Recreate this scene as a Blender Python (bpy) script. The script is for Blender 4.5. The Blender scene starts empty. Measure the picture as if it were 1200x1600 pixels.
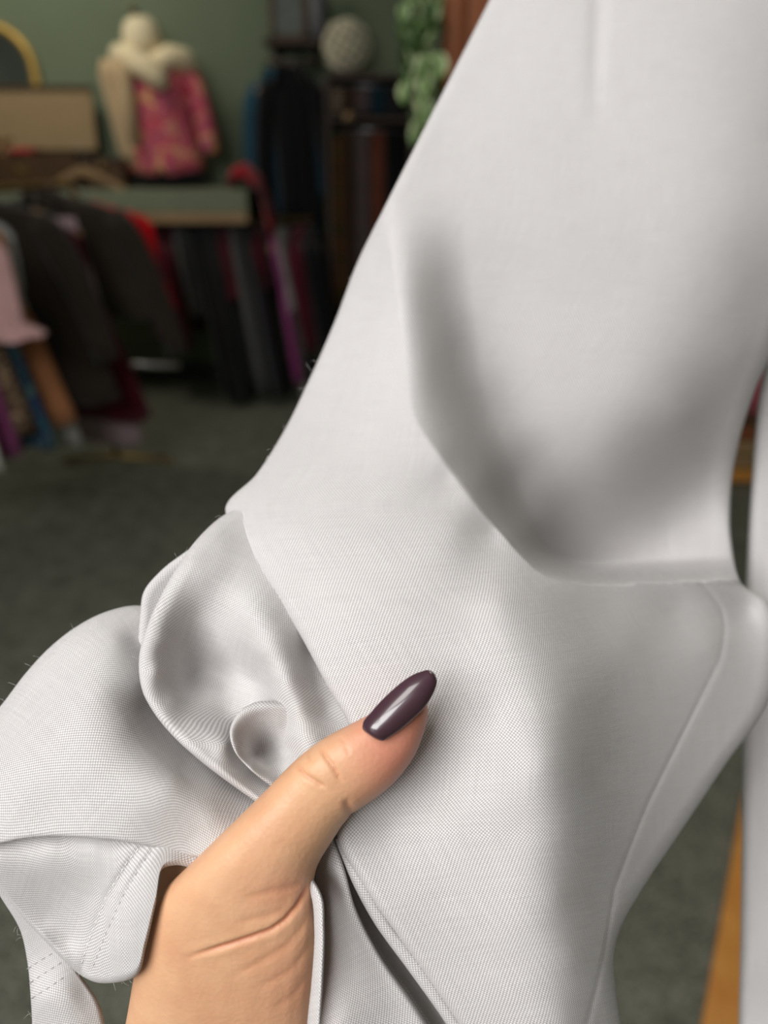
import bpy, bmesh, math, random
import numpy as np
from mathutils import Vector, Matrix

# ------------------------------------------------------------------ camera, light, exposure
CAM = np.array((0.0, 0.0, 1.45))
PITCH = math.radians(26.0)
FPX = 1200.0
F_ = np.array((0.0, math.cos(PITCH), -math.sin(PITCH)))
R_ = np.array((1.0, 0.0, 0.0))
U_ = np.array((0.0, math.sin(PITCH), math.cos(PITCH)))
SC = bpy.context.scene
COL = SC.collection

cam_d = bpy.data.cameras.new('camera')
cam = bpy.data.objects.new('camera', cam_d); COL.objects.link(cam)
cam.location = CAM
cam.rotation_euler = (math.pi / 2 - PITCH, 0, 0)
cam_d.sensor_width = 36.0
cam_d.lens = 27.0                      # 1200 px focal length on a 1600 px tall frame
cam_d.clip_start = 0.01
cam_d.dof.use_dof = True
cam_d.dof.focus_distance = 0.187
cam_d.dof.aperture_fstop = 7.4
SC.camera = cam

world = bpy.data.worlds.new('world'); SC.world = world
world.use_nodes = True
world.node_tree.nodes['Background'].inputs[0].default_value = (0.80, 0.88, 1.0, 1)
world.node_tree.nodes['Background'].inputs[1].default_value = 0.6

def area_light(name, loc, target, sx, sy, power, color):
    d = bpy.data.lights.new(name, 'AREA')
    d.shape = 'RECTANGLE'; d.size = sx; d.size_y = sy; d.energy = power; d.color = color
    o = bpy.data.objects.new(name, d); COL.objects.link(o)
    o.location = loc
    o.rotation_euler = (Vector(target) - Vector(loc)).to_track_quat('-Z', 'Y').to_euler()
    return o
area_light('window_daylight', (-1.0, -1.02, 2.38), (0.0, 0.30, 1.30), 1.3, 0.9, 41, (1.0, 0.985, 0.97))
area_light('added_overhead_fill', (-0.75, -0.35, 2.88), (-0.55, 0.0, 0.0), 0.9, 0.8, 15, (1.0, 0.98, 0.94))  # added fill light, no real fitting: brightens the upper cloth from above
area_light('shop_ceiling_lamp', (-1.9, 3.8, 2.80), (-1.7, 4.9, 1.2), 0.9, 0.6, 15, (1.0, 0.93, 0.80))
area_light('aisle_ceiling_lamp', (0.9, 1.6, 2.70), (0.9, 1.7, 0.0), 0.6, 0.6, 8, (1.0, 0.94, 0.84))

SC.view_settings.view_transform = 'Standard'
SC.view_settings.look = 'None'
SC.view_settings.gamma = 1.0
SC.view_settings.use_curve_mapping = False
SC.view_settings.exposure = 0.0

# ------------------------------------------------------------------ helpers
def ray(px, py):
    return F_ + R_ * ((px - 600.0) / FPX) + U_ * ((800.0 - py) / FPX)
def at(px, py, z):                     # point at axial depth z (metres)
    return CAM + ray(px, py) * z
def atY(px, py, Y):                    # point on the plane y = Y
    r = ray(px, py); return CAM + r * ((Y - CAM[1]) / r[1])
def atZ(px, py, Z=0.0):                # point on the plane z = Z
    r = ray(px, py); return CAM + r * ((Z - CAM[2]) / r[2])
def proj(P):
    d = np.asarray(P) - CAM
    z = d @ F_
    return 600 + FPX * (d @ R_) / z, 800 - FPX * (d @ U_) / z, z
def sstep(a, b, x):
    t = np.clip((x - a) / (b - a), 0, 1); return t * t * (3 - 2 * t)

def tag(o, label=None, cat=None, group=None, kind=None):
    if label: o['label'] = label
    if cat: o['category'] = cat
    if group: o['group'] = group
    if kind: o['kind'] = kind
    return o
def empty(name, loc=(0, 0, 0), rz=0.0, **k):
    o = bpy.data.objects.new(name, None); COL.objects.link(o)
    o.location = loc; o.rotation_euler = (0, 0, rz); o.empty_display_size = 0.05
    return tag(o, **k)
def link_mesh(name, me, mat=None, parent=None, smooth=True):
    o = bpy.data.objects.new(name, me); COL.objects.link(o)
    if mat is not None:
        me.materials.clear(); me.materials.append(mat)
    if smooth:
        me.polygons.foreach_set('use_smooth', [True] * len(me.polygons))
    if parent is not None:
        o.parent = parent
    return o
def copy_tree(o, parent=None):
    c = o.copy(); COL.objects.link(c); c.parent = parent
    for ch in list(o.children): copy_tree(ch, c)
    return c

class MB:                              # collects shapes, builds ONE mesh object
    def __init__(s): s.v = []; s.f = []
    def add(s, vs, fs):
        b = len(s.v); s.v += [tuple(map(float, p)) for p in vs]
        s.f += [tuple(b + i for i in f) for f in fs]; return s
    def box(s, c, d, rz=0.0, rx=0.0, bev=0.0):
        bm = bmesh.new(); bmesh.ops.create_cube(bm, size=1.0)
        bmesh.ops.scale(bm, vec=d, verts=bm.verts)
        if bev > 0:
            bmesh.ops.bevel(bm, geom=list(bm.edges), offset=bev, segments=2, affect='EDGES', profile=0.5)
        M = Matrix.Translation(Vector(c)) @ Matrix.Rotation(rz, 4, 'Z') @ Matrix.Rotation(rx, 4, 'X')
        bm.transform(M)
        bm.verts.index_update()
        s.add([v.co for v in bm.verts], [[v.index for v in f.verts] for f in bm.faces]); bm.free(); return s
    def loft(s, rings, closed=True, caps=True):
        n = len(rings[0]); b = len(s.v)
        for r in rings: s.v += [tuple(map(float, p)) for p in r]
        m = n if closed else n - 1
        for i in range(len(rings) - 1):
            for j in range(m):
                k = (j + 1) % n
                s.f.append((b + i * n + j, b + i * n + k, b + (i + 1) * n + k, b + (i + 1) * n + j))
        if caps and closed:
            s.f.append(tuple(b + j for j in range(n))[::-1])
            e = b + (len(rings) - 1) * n
            s.f.append(tuple(e + j for j in range(n)))
        return s
    def tube(s, pts, rad, n=8, caps=True):
        P = [np.array(p, float) for p in pts]
        rs = rad if hasattr(rad, '__len__') else [rad] * len(P)
        rings = []; up = None
        for i, p in enumerate(P):
            t = P[min(i + 1, len(P) - 1)] - P[max(i - 1, 0)]
            t = t / (np.linalg.norm(t) + 1e-12)
            if up is None:
                up = np.array((0, 0, 1.0)) if abs(t[2]) < 0.9 else np.array((1.0, 0, 0))
            a = np.cross(t, up); a /= np.linalg.norm(a) + 1e-12
            bb = np.cross(a, t); up = bb
            rings.append([p + rs[i] * (math.cos(2 * math.pi * j / n) * a + math.sin(2 * math.pi * j / n) * bb) for j in range(n)])
        return s.loft(rings, True, caps)
    def lathe(s, c, prof, n=20):
        rings = [[(c[0] + r * math.cos(2 * math.pi * j / n), c[1] + r * math.sin(2 * math.pi * j / n), c[2] + z) for j in range(n)] for r, z in prof]
        return s.loft(rings)
    def ball(s, c, r, sub=2, sc=(1, 1, 1)):
        bm = bmesh.new(); bmesh.ops.create_icosphere(bm, subdivisions=sub, radius=r)
        bm.verts.index_update()
        s.add([(c[0] + v.co.x * sc[0], c[1] + v.co.y * sc[1], c[2] + v.co.z * sc[2]) for v in bm.verts], [[v.index for v in f.verts] for f in bm.faces]); bm.free(); return s
    def mesh(s, name='mesh'):
        me = bpy.data.meshes.new(name); me.from_pydata(s.v, [], s.f)
        bm = bmesh.new(); bm.from_mesh(me); bmesh.ops.recalc_face_normals(bm, faces=bm.faces); bm.to_mesh(me); bm.free()
        return me
    def build(s, name, mat, parent=None, smooth=False):
        return link_mesh(name, s.mesh(name), mat, parent, smooth)

# ------------------------------------------------------------------ materials
class NT:
    def __init__(s, name):
        s.m = bpy.data.materials.new(name); s.m.use_nodes = True
        s.t = s.m.node_tree; s.b = s.t.nodes['Principled BSDF']; s.out = s.t.nodes['Material Output']
    def n(s, kind, **k):
        o = s.t.nodes.new(kind)
        for a, v in k.items(): setattr(o, a, v)
        return o
    def l(s, a, b): s.t.links.new(a, b)
    def math(s, op, a, b=None, c=None):
        o = s.n('ShaderNodeMath', operation=op)
        for i, x in enumerate((a, b, c)):
            if x is None: continue
            if isinstance(x, (int, float)): o.inputs[i].default_value = x
            else: s.l(x, o.inputs[i])
        return o.outputs[0]
    def ramp(s, fac, stops, interp='LINEAR'):
        o = s.n('ShaderNodeValToRGB'); e = o.color_ramp.elements; o.color_ramp.interpolation = interp
        while len(e) < len(stops): e.new(0.5)
        for i, (p, c) in enumerate(stops):
            e[i].position = p; e[i].color = (*c, 1) if len(c) == 3 else c
        s.l(fac, o.inputs[0]); return o.outputs[0]
    def noise(s, vec, scale, detail=3.0, rough=0.5):
        o = s.n('ShaderNodeTexNoise'); o.inputs['Scale'].default_value = scale
        o.inputs['Detail'].default_value = detail; o.inputs['Roughness'].default_value = rough
        if vec is not None: s.l(vec, o.inputs['Vector'])
        return o.outputs['Fac']
    def coord(s, which='Object'): return s.n('ShaderNodeTexCoord').outputs[which]
    def mapping(s, vec, scale=(1, 1, 1), rot=(0, 0, 0)):
        o = s.n('ShaderNodeMapping'); o.inputs['Scale'].default_value = scale; o.inputs['Rotation'].default_value = rot
        s.l(vec, o.inputs['Vector']); return o.outputs[0]
    def mix(s, fac, a, b):
        o = s.n('ShaderNodeMix', data_type='RGBA')
        for x, i in ((fac, 0), (a, 6), (b, 7)):
            if isinstance(x, (int, float)): o.inputs[i].default_value = x
            elif isinstance(x, tuple): o.inputs[i].default_value = (*x, 1) if len(x) == 3 else x
            else: s.l(x, o.inputs[i])
        return o.outputs[2]
    def bump(s, h, strength=0.3, dist=0.001):
        o = s.n('ShaderNodeBump'); o.inputs['Strength'].default_value = strength; o.inputs['Distance'].default_value = dist
        s.l(h, o.inputs['Height']); s.l(o.outputs[0], s.b.inputs['Normal']); return o
    def set(s, **k):
        for a, v in k.items():
            s.b.inputs[a.replace('_', ' ')].default_value = v
        return s

def plain(name, col, rough=0.6, metal=0.0, var=0.12, scale=12.0, bump=0.0, spec=0.3):
    t = NT(name); nz = t.noise(t.coord(), scale, 4)
    lo = tuple(c * (1 - var) for c in col); hi = tuple(min(1, c * (1 + var)) for c in col)
    t.l(t.ramp(nz, [(0.3, lo), (0.7, hi)]), t.b.inputs['Base Color'])
    t.set(Roughness=rough, Metallic=metal); t.b.inputs['Specular IOR Level'].default_value = spec
    if bump: t.bump(nz, 0.4, bump)
    return t.m
def cloth_mat(name, col, var=0.18, scale=160.0, rough=0.9, sheen=0.15):
    t = NT(name); c = t.coord()
    nz = t.noise(c, scale, 2); big = t.noise(c, 9.0, 3)
    f = t.math('MULTIPLY_ADD', nz, 0.5, t.math('MULTIPLY', big, 0.5))
    lo = tuple(x * (1 - var) for x in col); hi = tuple(min(1, x * (1 + var)) for x in col)
    t.l(t.ramp(f, [(0.35, lo), (0.65, hi)]), t.b.inputs['Base Color'])
    t.set(Roughness=rough); t.b.inputs['Specular IOR Level'].default_value = 0.12
    t.b.inputs['Sheen Weight'].default_value = sheen
    t.bump(nz, 0.3, 0.001)
    return t.m
def print_mat(name, stops, scale=14.0, distort=1.5, rough=0.8):
    t = NT(name); c = t.coord()
    v = t.n('ShaderNodeTexVoronoi'); v.inputs['Scale'].default_value = scale; t.l(c, v.inputs['Vector'])
    nz = t.noise(c, scale * 0.8, 3)
    f = t.math('ADD', t.math('MULTIPLY', v.outputs['Distance'], 0.5), t.math('MULTIPLY', nz, distort * 0.5))
    t.l(t.ramp(f, stops), t.b.inputs['Base Color']); t.set(Roughness=rough)
    t.b.inputs['Specular IOR Level'].default_value = 0.15
    return t.m
def wood_mat(name, c0, c1, rough=0.35, axis_scale=(14, 14, 1.2), coat=0.3):
    t = NT(name); v = t.mapping(t.coord(), axis_scale)
    nz = t.noise(v, 3.0, 6, 0.6); fine = t.noise(v, 18.0, 3)
    f = t.math('MULTIPLY_ADD', fine, 0.3, t.math('MULTIPLY', nz, 0.7))
    t.l(t.ramp(f, [(0.32, c0), (0.68, c1)]), t.b.inputs['Base Color'])
    t.set(Roughness=rough); t.b.inputs['Coat Weight'].default_value = coat; t.b.inputs['Coat Roughness'].default_value = 0.15
    t.bump(fine, 0.15, 0.001)
    return t.m

def weave_mat():
    """light grey suiting: plain weave of white yarns one way, grey lilac yarns the other (UV is in millimetres)"""
    t = NT('grey_woven_suiting')
    uv = t.n('ShaderNodeTexCoord').outputs['UV']
    wob = t.n('ShaderNodeTexNoise'); wob.inputs['Scale'].default_value = 0.09; wob.inputs['Detail'].default_value = 2
    t.l(uv, wob.inputs['Vector'])
    off = t.n('ShaderNodeVectorMath', operation='MULTIPLY_ADD')
    t.l(wob.outputs['Color'], off.inputs[0]); off.inputs[1].default_value = (0.5, 0.5, 0); t.l(uv, off.inputs[2])
    sp = t.n('ShaderNodeSeparateXYZ'); t.l(off.outputs[0], sp.inputs[0])
    a = math.pi / 0.43
    su = t.math('SINE', t.math('MULTIPLY', sp.outputs[0], a)); sv = t.math('SINE', t.math('MULTIPLY', sp.outputs[1], a))
    chk = t.math('MULTIPLY', su, sv)                       # + where the white warp lies on top, - where the grey weft does
    # yarn to yarn thickness and tone (slubs): long thin noise both ways
    n1 = t.noise(t.mapping(uv, (2.6, 0.06, 1)), 1.0, 2); n2 = t.noise(t.mapping(uv, (0.06, 2.6, 1)), 1.0, 2)
    slub = t.math('ADD', n1, n2)
    f = t.math('MULTIPLY_ADD', chk, 0.55, 0.5)
    f = t.math('ADD', f, t.math('MULTIPLY', t.math('SUBTRACT', slub, 1.0), 0.28))
    col = t.ramp(f, [(0.05, (0.36, 0.34, 0.345)), (0.5, (0.55, 0.53, 0.53)), (0.95, (0.85, 0.835, 0.825))])
    t.l(col, t.b.inputs['Base Color'])
    t.set(Roughness=0.82); t.b.inputs['Specular IOR Level'].default_value = 0.18
    t.b.inputs['Sheen Weight'].default_value = 0.12; t.b.inputs['Sheen Roughness'].default_value = 0.4
    h = t.math('ADD', t.math('ABSOLUTE', chk), t.math('MULTIPLY', chk, 0.25))
    t.bump(h, 0.55, 0.00010)
    # a little daylight passes through the cloth
    tr = t.n('ShaderNodeBsdfTranslucent'); tr.inputs[0].default_value = (0.62, 0.58, 0.55, 1)
    mx = t.n('ShaderNodeMixShader'); mx.inputs[0].default_value = 0.10
    t.l(t.b.outputs[0], mx.inputs[1]); t.l(tr.outputs[0], mx.inputs[2]); t.l(mx.outputs[0], t.out.inputs['Surface'])
    return t.m
# ------------------------------------------------------------------ the shop
WALL = plain('sage_green_wall_paint', (0.148, 0.187, 0.120), 0.75, var=0.06, scale=3.0, bump=0.0)
CEIL = plain('off_white_ceiling_paint', (0.55, 0.54, 0.50), 0.85, var=0.03)
def carpet_mat():
    t = NT('flecked_grey_green_carpet'); c = t.coord()
    n1 = t.noise(c, 90.0, 4, 0.7); n2 = t.noise(c, 420.0, 2); n3 = t.noise(c, 14.0, 3)
    f = t.math('ADD', t.math('MULTIPLY', n1, 0.55), t.math('ADD', t.math('MULTIPLY', n2, 0.25), t.math('MULTIPLY', n3, 0.2)))
    t.l(t.ramp(f, [(0.38, (0.060, 0.066, 0.050)), (0.5, (0.155, 0.16, 0.125)), (0.62, (0.32, 0.32, 0.26))]), t.b.inputs['Base Color'])
    t.set(Roughness=0.95); t.b.inputs['Specular IOR Level'].default_value = 0.05; t.bump(n2, 0.5, 0.003)
    return t.m
XL, XR, YF, YB, ZC = -3.0, 3.0, -1.10, 5.0, 2.95
def struct(name, mat, *boxes):
    mb = MB()
    for c, d in boxes: mb.box(c, d)
    o = mb.build(name, mat); o['kind'] = 'structure'; return o
struct('floor', carpet_mat(), ((0, (YF + YB) / 2, -0.05), (XR - XL + 0.4, YB - YF + 0.4, 0.1)))
struct('ceiling', CEIL, ((0, (YF + YB) / 2, ZC + 0.05), (XR - XL + 0.4, YB - YF + 0.4, 0.1)))
struct('wall_back', WALL, ((0, YB + 0.05, ZC / 2), (XR - XL + 0.2, 0.1, ZC)))
struct('wall_left', WALL, ((XL - 0.05, (YF + YB) / 2, ZC / 2), (0.1, YB - YF, ZC)))
struct('wall_right', WALL, ((XR + 0.05, (YF + YB) / 2, ZC / 2), (0.1, YB - YF, ZC)))
# the shop front behind the photographer, with its window opening
wx0, wx1, wz0, wz1 = -1.85, -0.15, 1.7, 2.9
struct('wall_front', CEIL, (((XL + wx0) / 2, YF - 0.05, ZC / 2), (wx0 - XL, 0.1, ZC)), (((XR + wx1) / 2, YF - 0.05, ZC / 2), (XR - wx1, 0.1, ZC)),
       (((wx0 + wx1) / 2, YF - 0.05, wz0 / 2), (wx1 - wx0, 0.1, wz0)), (((wx0 + wx1) / 2, YF - 0.05, (wz1 + ZC) / 2), (wx1 - wx0, 0.1, ZC - wz1)))
struct('baseboard_back', plain('dark_skirting_paint', (0.05, 0.06, 0.045), 0.6), ((0, YB - 0.01, 0.06), (XR - XL, 0.02, 0.12)))
# ------------------------------------------------------------------ the grey trousers held up to the camera
def curve(pts, t):
    """interpolate (t, x, y) rows with a monotone-ish cubic"""
    P = np.array(pts, float); T = P[:, 0]; out = []
    for k in range(1, P.shape[1]):
        y = P[:, k]; d = np.diff(y) / np.diff(T)
        m = np.empty_like(y); m[0] = d[0]; m[-1] = d[-1]
        h = np.diff(T)
        m[1:-1] = (d[:-1] * h[1:] + d[1:] * h[:-1]) / (h[1:] + h[:-1])
        i = np.clip(np.searchsorted(T, t) - 1, 0, len(T) - 2)
        u = (t - T[i]) / h[i]
        out.append((2*u**3-3*u**2+1)*y[i] + (u**3-2*u**2+u)*h[i]*m[i] + (-2*u**3+3*u**2)*y[i+1] + (u**3-u**2)*h[i]*m[i+1])
    return np.stack(out, -1)
def arc_t(pts):
    P = np.array(pts, float); s = np.r_[0, np.cumsum(np.hypot(*np.diff(P[:, :2], axis=0).T))]
    return [(a / s[-1], *p) for a, p in zip(s, pts)]

def tps(pts, smooth=0.02):
    P = np.array(pts, float); X = P[:, :2] / 100.0; n = len(X)
    def phi(r2): return 0.5 * r2 * np.log(r2 + 1e-9)
    K = phi(((X[:, None] - X[None]) ** 2).sum(-1)) + np.eye(n) * smooth
    A = np.c_[np.ones(n), X]
    M = np.block([[K, A], [A.T, np.zeros((3, 3))]])
    w = np.linalg.solve(M, np.r_[P[:, 2], 0, 0, 0])
    def f(x, y):
        q = np.stack((x, y), -1).reshape(-1, 2) / 100.0
        o = np.empty(len(q))
        for i in range(0, len(q), 40000):
            c = q[i:i + 40000]
            o[i:i + 40000] = phi(((c[:, None] - X[None]) ** 2).sum(-1)) @ w[:n] + w[n] + c @ w[n + 1:]
        return o.reshape(np.shape(x))
    return f
def line_dist(x, y, poly):
    """signed distance (px) to a polyline, and position 0..1 along it; + on the right of its direction"""
    P = np.array(poly, float); best = np.full(np.shape(x), 1e9); sg = np.zeros(np.shape(x)); al = np.zeros(np.shape(x))
    L = np.r_[0, np.cumsum(np.hypot(*np.diff(P, axis=0).T))]
    for i in range(len(P) - 1):
        a, b = P[i], P[i + 1]; d = b - a; l2 = d @ d
        u = np.clip(((x - a[0]) * d[0] + (y - a[1]) * d[1]) / l2, 0, 1)
        dx = x - a[0] - u * d[0]; dy = y - a[1] - u * d[1]; r = np.hypot(dx, dy)
        c = (d[0] * (y - a[1]) - d[1] * (x - a[0]))
        w = r < best
        best = np.where(w, r, best); sg = np.where(w, np.sign(c), sg); al = np.where(w, (L[i] + u * math.sqrt(l2)) / L[-1], al)
    return best * sg, best, al

SHEETS = {}
def sheet(name, left, right, depth, mat, parent, nu=160, nv=240, roll_l=(0, 1), roll_r=(0, 1), flap_l=0, flap_r=0, extra=None, uvrot=0.0, smooth=0.02, tparam=True, wrinkle=0.0, seed=0, ref=0.5):
    """A piece of cloth: two border lines with matched parameter, depths (mm) of scattered points on it, rolled borders.
    roll = (mm, px): the border turns away by mm over its last px; flap = px by which the cloth carries on behind itself."""
    if tparam: left, right = arc_t(left), arc_t(right)
    t = np.linspace(0, 1, nv)
    A = curve(left, t)[:, None, :]; B = curve(right, t)[:, None, :]
    s = np.linspace(0, 1, nu)
    s = (s + 0.25 * (s - np.sin(2 * np.pi * s) / (2 * np.pi)) ) / 1.25 if (roll_l[0] or roll_r[0]) else s   # denser at the borders
    XY = A + (B - A) * s[None, :, None]
    X, Y = XY[..., 0], XY[..., 1]
    Z = tps(depth, smooth)(X, Y)
    if extra is not None: Z = extra(X, Y, Z)
    W = np.hypot(*(B - A)[:, 0].T)[:, None]
    for (mm, px), dist in ((roll_l, s[None] * W), (roll_r, (1 - s[None]) * W)):
        if mm:
            q = np.clip(1 - dist / px, 0, 1); Z = Z + mm * (1 - np.sqrt(np.clip(1 - q * q, 0, 1)))
    if wrinkle:
        rs = np.random.RandomState(seed)
        for k in range(6):
            an = rs.uniform(0, math.pi); fr = rs.uniform(0.008, 0.02); ph = rs.uniform(0, 6)
            Z = Z + wrinkle * np.sin((X * math.cos(an) + Y * math.sin(an)) * fr * 2 + ph) / 3
    # carry on behind
    for side, fl in ((0, flap_l), (1, flap_r)):
        if fl:
            k = 7; j0, j1 = (0, 3) if side == 0 else (-1, -4)
            dx = X[:, j1] - X[:, j0]; dy = Y[:, j1] - Y[:, j0]; L = np.hypot(dx, dy) + 1e-9
            cx, cy, cz = [], [], []
            for i in range(1, k + 1):
                q = i / k; e = fl * (1 - math.cos(q * math.pi / 2)); dz = fl / 6.5 * 0.9 * math.sin(q * math.pi / 2)
                cx.append(X[:, j0] + dx / L * e); cy.append(Y[:, j0] + dy / L * e); cz.append(Z[:, j0] + dz)
            if side == 0:
                X = np.c_[np.stack(cx[::-1], 1), X]; Y = np.c_[np.stack(cy[::-1], 1), Y]; Z = np.c_[np.stack(cz[::-1], 1), Z]
            else:
                X = np.c_[X, np.stack(cx, 1)]; Y = np.c_[Y, np.stack(cy, 1)]; Z = np.c_[Z, np.stack(cz, 1)]
    z = Z / 1000.0
    P = CAM + z[..., None] * (F_ + R_ * ((X - 600) / FPX)[..., None] + U_ * ((800 - Y) / FPX)[..., None])
    nv_, nu_ = X.shape
    # lengths along the cloth, in mm, for the weave
    du = np.linalg.norm(np.diff(P, axis=1), axis=2); m = int(nu_ * ref)
    Uc = np.c_[np.zeros(nv_), np.cumsum(du, 1)]; Uc = (Uc - Uc[:, m:m + 1]) * 1000
    dv = np.linalg.norm(np.diff(P[:, m], axis=0), axis=1); Vc = np.r_[0, np.cumsum(dv)] * 1000
    # lateral shift of the middle line so that the weft stays square to it
    Vc = np.repeat(Vc[:, None], nu_, 1)
    ax = P[:, m]; tn = np.gradient(ax, axis=0); tn /= np.linalg.norm(tn, axis=1)[:, None] + 1e-12
    rowdir = np.gradient(P, axis=1); rowdir /= np.linalg.norm(rowdir, axis=2)[..., None] + 1e-12
    shear = np.clip((rowdir * tn[:, None]).sum(-1), -0.9, 0.9).mean(1)
    shear = np.full_like(shear, shear[nv_ // 8: -nv_ // 8].mean())
    Vc = Vc + Uc * shear[:, None]; Uc = Uc * np.sqrt(1 - shear ** 2)[:, None]
    c_, s_ = math.cos(uvrot), math.sin(uvrot)
    UV = np.stack((Uc * c_ - Vc * s_, Uc * s_ + Vc * c_), -1)
    idx = np.arange(nv_ * nu_).reshape(nv_, nu_)
    q = np.stack((idx[:-1, :-1], idx[1:, :-1], idx[1:, 1:], idx[:-1, 1:]), -1).reshape(-1, 4)
    me = bpy.data.meshes.new(name)
    me.vertices.add(nv_ * nu_); me.vertices.foreach_set('co', P.reshape(-1).astype(np.float32))
    me.loops.add(q.size); me.loops.foreach_set('vertex_index', q.reshape(-1).astype(np.int32))
    me.polygons.add(len(q)); me.polygons.foreach_set('loop_start', np.arange(0, q.size, 4, dtype=np.int32))
    me.polygons.foreach_set('loop_total', np.full(len(q), 4, dtype=np.int32))
    me.update(calc_edges=True)
    ul = me.uv_layers.new(name='UVMap'); ul.data.foreach_set('uv', UV.reshape(-1, 2)[q.reshape(-1)].reshape(-1).astype(np.float32))
    me.validate()
    o = link_mesh(name, me, mat, parent)
    SHEETS[name] = tps(depth, smooth)
    return o

WEAVE = weave_mat()
trousers = empty('trousers', tuple(at(700, 900, 0.25)), label='pale grey woven trousers held up and gathered by the hand in the foreground', cat='trousers')
def to_local(o):                      # keep world place under the garment's empty
    o.matrix_parent_inverse = Matrix.Translation(-Vector(trousers.location)); return o

# -- the front of the leg: hangs from the top of the frame, hollows, and comes forward over the fingers
main_left = [(0.0, 845, -160), (0.06, 765, 0), (0.20, 600, 325), (0.235, 565, 395), (0.30, 522, 505), (0.36, 480, 600), (0.41, 440, 680), (0.445, 400, 742), (0.475, 352, 796),
             (0.50, 382, 850), (0.54, 428, 925), (0.58, 472, 998), (0.62, 510, 1070), (0.66, 548, 1140), (0.72, 545, 1235), (0.76, 527, 1308), (0.80, 568, 1384), (0.86, 622, 1462), (0.92, 680, 1545), (1.0, 770, 1680)]
main_right = [(0.0, 1330, -160), (0.06, 1325, 0), (0.20, 1265, 330), (0.30, 1210, 540), (0.36, 1178, 615), (0.41, 1155, 690), (0.46, 1142, 770), (0.50, 1143, 850), (0.53, 1158, 910),
              (0.56, 1200, 940), (0.60, 1217, 1000), (0.64, 1205, 1085), (0.70, 1130, 1200), (0.76, 1060, 1305), (0.82, 1003, 1390), (0.86, 972, 1445), (0.90, 960, 1490), (1.0, 985, 1690)]
main_depth = [
    (820, -120, 305), (940, -120, 299), (1100, -120, 296), (1300, -120, 300),
    (770, 0, 300), (860, 0, 292), (930, 0, 293), (1000, 0, 288), (1150, 0, 288), (1290, 0, 300),
    (690, 200, 286), (800, 200, 281), (925, 200, 281), (1050, 200, 278), (1180, 200, 282), (1260, 200, 296),
    (600, 335, 266), (640, 335, 265), (690, 335, 266), (750, 335, 268), (850, 335, 269), (950, 335, 270), (1050, 335, 271), (1150, 335, 275), (1230, 335, 286),
    (585, 390, 268), (610, 390, 258), (650, 390, 264), (700, 390, 267), (750, 390, 267.5), (850, 390, 268.5), (1000, 390, 270),
    (555, 450, 270), (590, 450, 258), (618, 450, 251), (645, 450, 258), (690, 450, 267), (750, 450, 268.5), (850, 450, 268), (950, 450, 269), (1050, 450, 270), (1150, 450, 277), (1200, 450, 288),
    (515, 560, 268), (570, 560, 251), (630, 560, 242), (665, 560, 251), (715, 560, 266), (770, 560, 270), (850, 560, 270), (950, 560, 270), (1050, 560, 273), (1150, 560, 283), (1195, 560, 300),
    (458, 650, 254), (560, 650, 238), (642, 650, 230), (690, 650, 242), (755, 650, 269), (800, 650, 274), (880, 650, 274), (960, 650, 274), (1060, 650, 279), (1140, 650, 303),
    (860, 700, 280), (950, 700, 280), (1010, 700, 287), (1080, 700, 297),
    (410, 745, 233), (500, 745, 223), (620, 745, 218), (700, 745, 223), (755, 745, 244), (815, 745, 280), (880, 745, 284), (950, 745, 288), (1010, 745, 298), (1100, 745, 319),
    (890, 790, 295), (950, 790, 299), (1000, 790, 308), (1050, 790, 320),
    (385, 830, 217), (450, 830, 210), (600, 830, 206), (710, 830, 207), (775, 830, 220), (820, 830, 256), (870, 830, 298), (950, 830, 311), (1040, 830, 322), (1120, 830, 325),
    (800, 875, 214), (850, 880, 256), (920, 880, 286), (1040, 880, 290), (1130, 880, 296),
    (750, 905, 201), (830, 908, 212), (890, 912, 232), (960, 912, 242), (1050, 910, 248), (1140, 915, 254),
    (780, 945, 194), (850, 940, 204), (950, 942, 217), (1060, 945, 227), (1170, 950, 236),
    (440, 950, 204), (520, 950, 197), (650, 950, 194), (740, 980, 193), (800, 985, 192), (860, 1000, 197), (980, 1000, 210), (1110, 1000, 221), (1200, 1000, 228),
    (530, 1100, 190), (620, 1100, 188), (700, 1100, 189), (770, 1100, 186), (835, 1100, 184), (880, 1110, 187), (960, 1100, 201), (1080, 1100, 214), (1190, 1100, 222),
    (570, 1200, 187), (680, 1200, 188), (770, 1200, 183), (850, 1200, 179), (900, 1210, 184), (940, 1200, 193), (1030, 1200, 206), (1110, 1200, 214),
    (545, 1290, 184), (610, 1290, 187), (640, 1290, 186), (700, 1300, 183), (800, 1300, 181), (880, 1300, 182), (950, 1300, 192), (1050, 1300, 206),
    (590, 1400, 183), (640, 1400, 183), (690, 1400, 183), (780, 1400, 180), (870, 1400, 181), (940, 1400, 191), (990, 1390, 199),
    (660, 1500, 183.5), (740, 1500, 182.5), (820, 1500, 180), (895, 1500, 181), (955, 1500, 190),
    (735, 1600, 184), (800, 1600, 182.5), (880, 1600, 181), (960, 1600, 190), (790, 1690, 185), (900, 1690, 183), (980, 1690, 190)]
main_depth = [(x, y, z + (max(0, x - 870) * 0.095 * min(1, max(0, (y - 880) / 30)) if y > 880 else 0) + (22 if y < -50 else 13 if y < 50 else 5 if y < 250 else 0)) for x, y, z in main_depth]
SEAM = [(1040, 800), (1044, 850), (1062, 890), (1095, 908), (1127, 950), (1133, 985), (1125, 1030), (1070, 1140), (1015, 1250), (990, 1310), (960, 1390), (945, 1490), (918, 1600), (895, 1700)]
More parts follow.
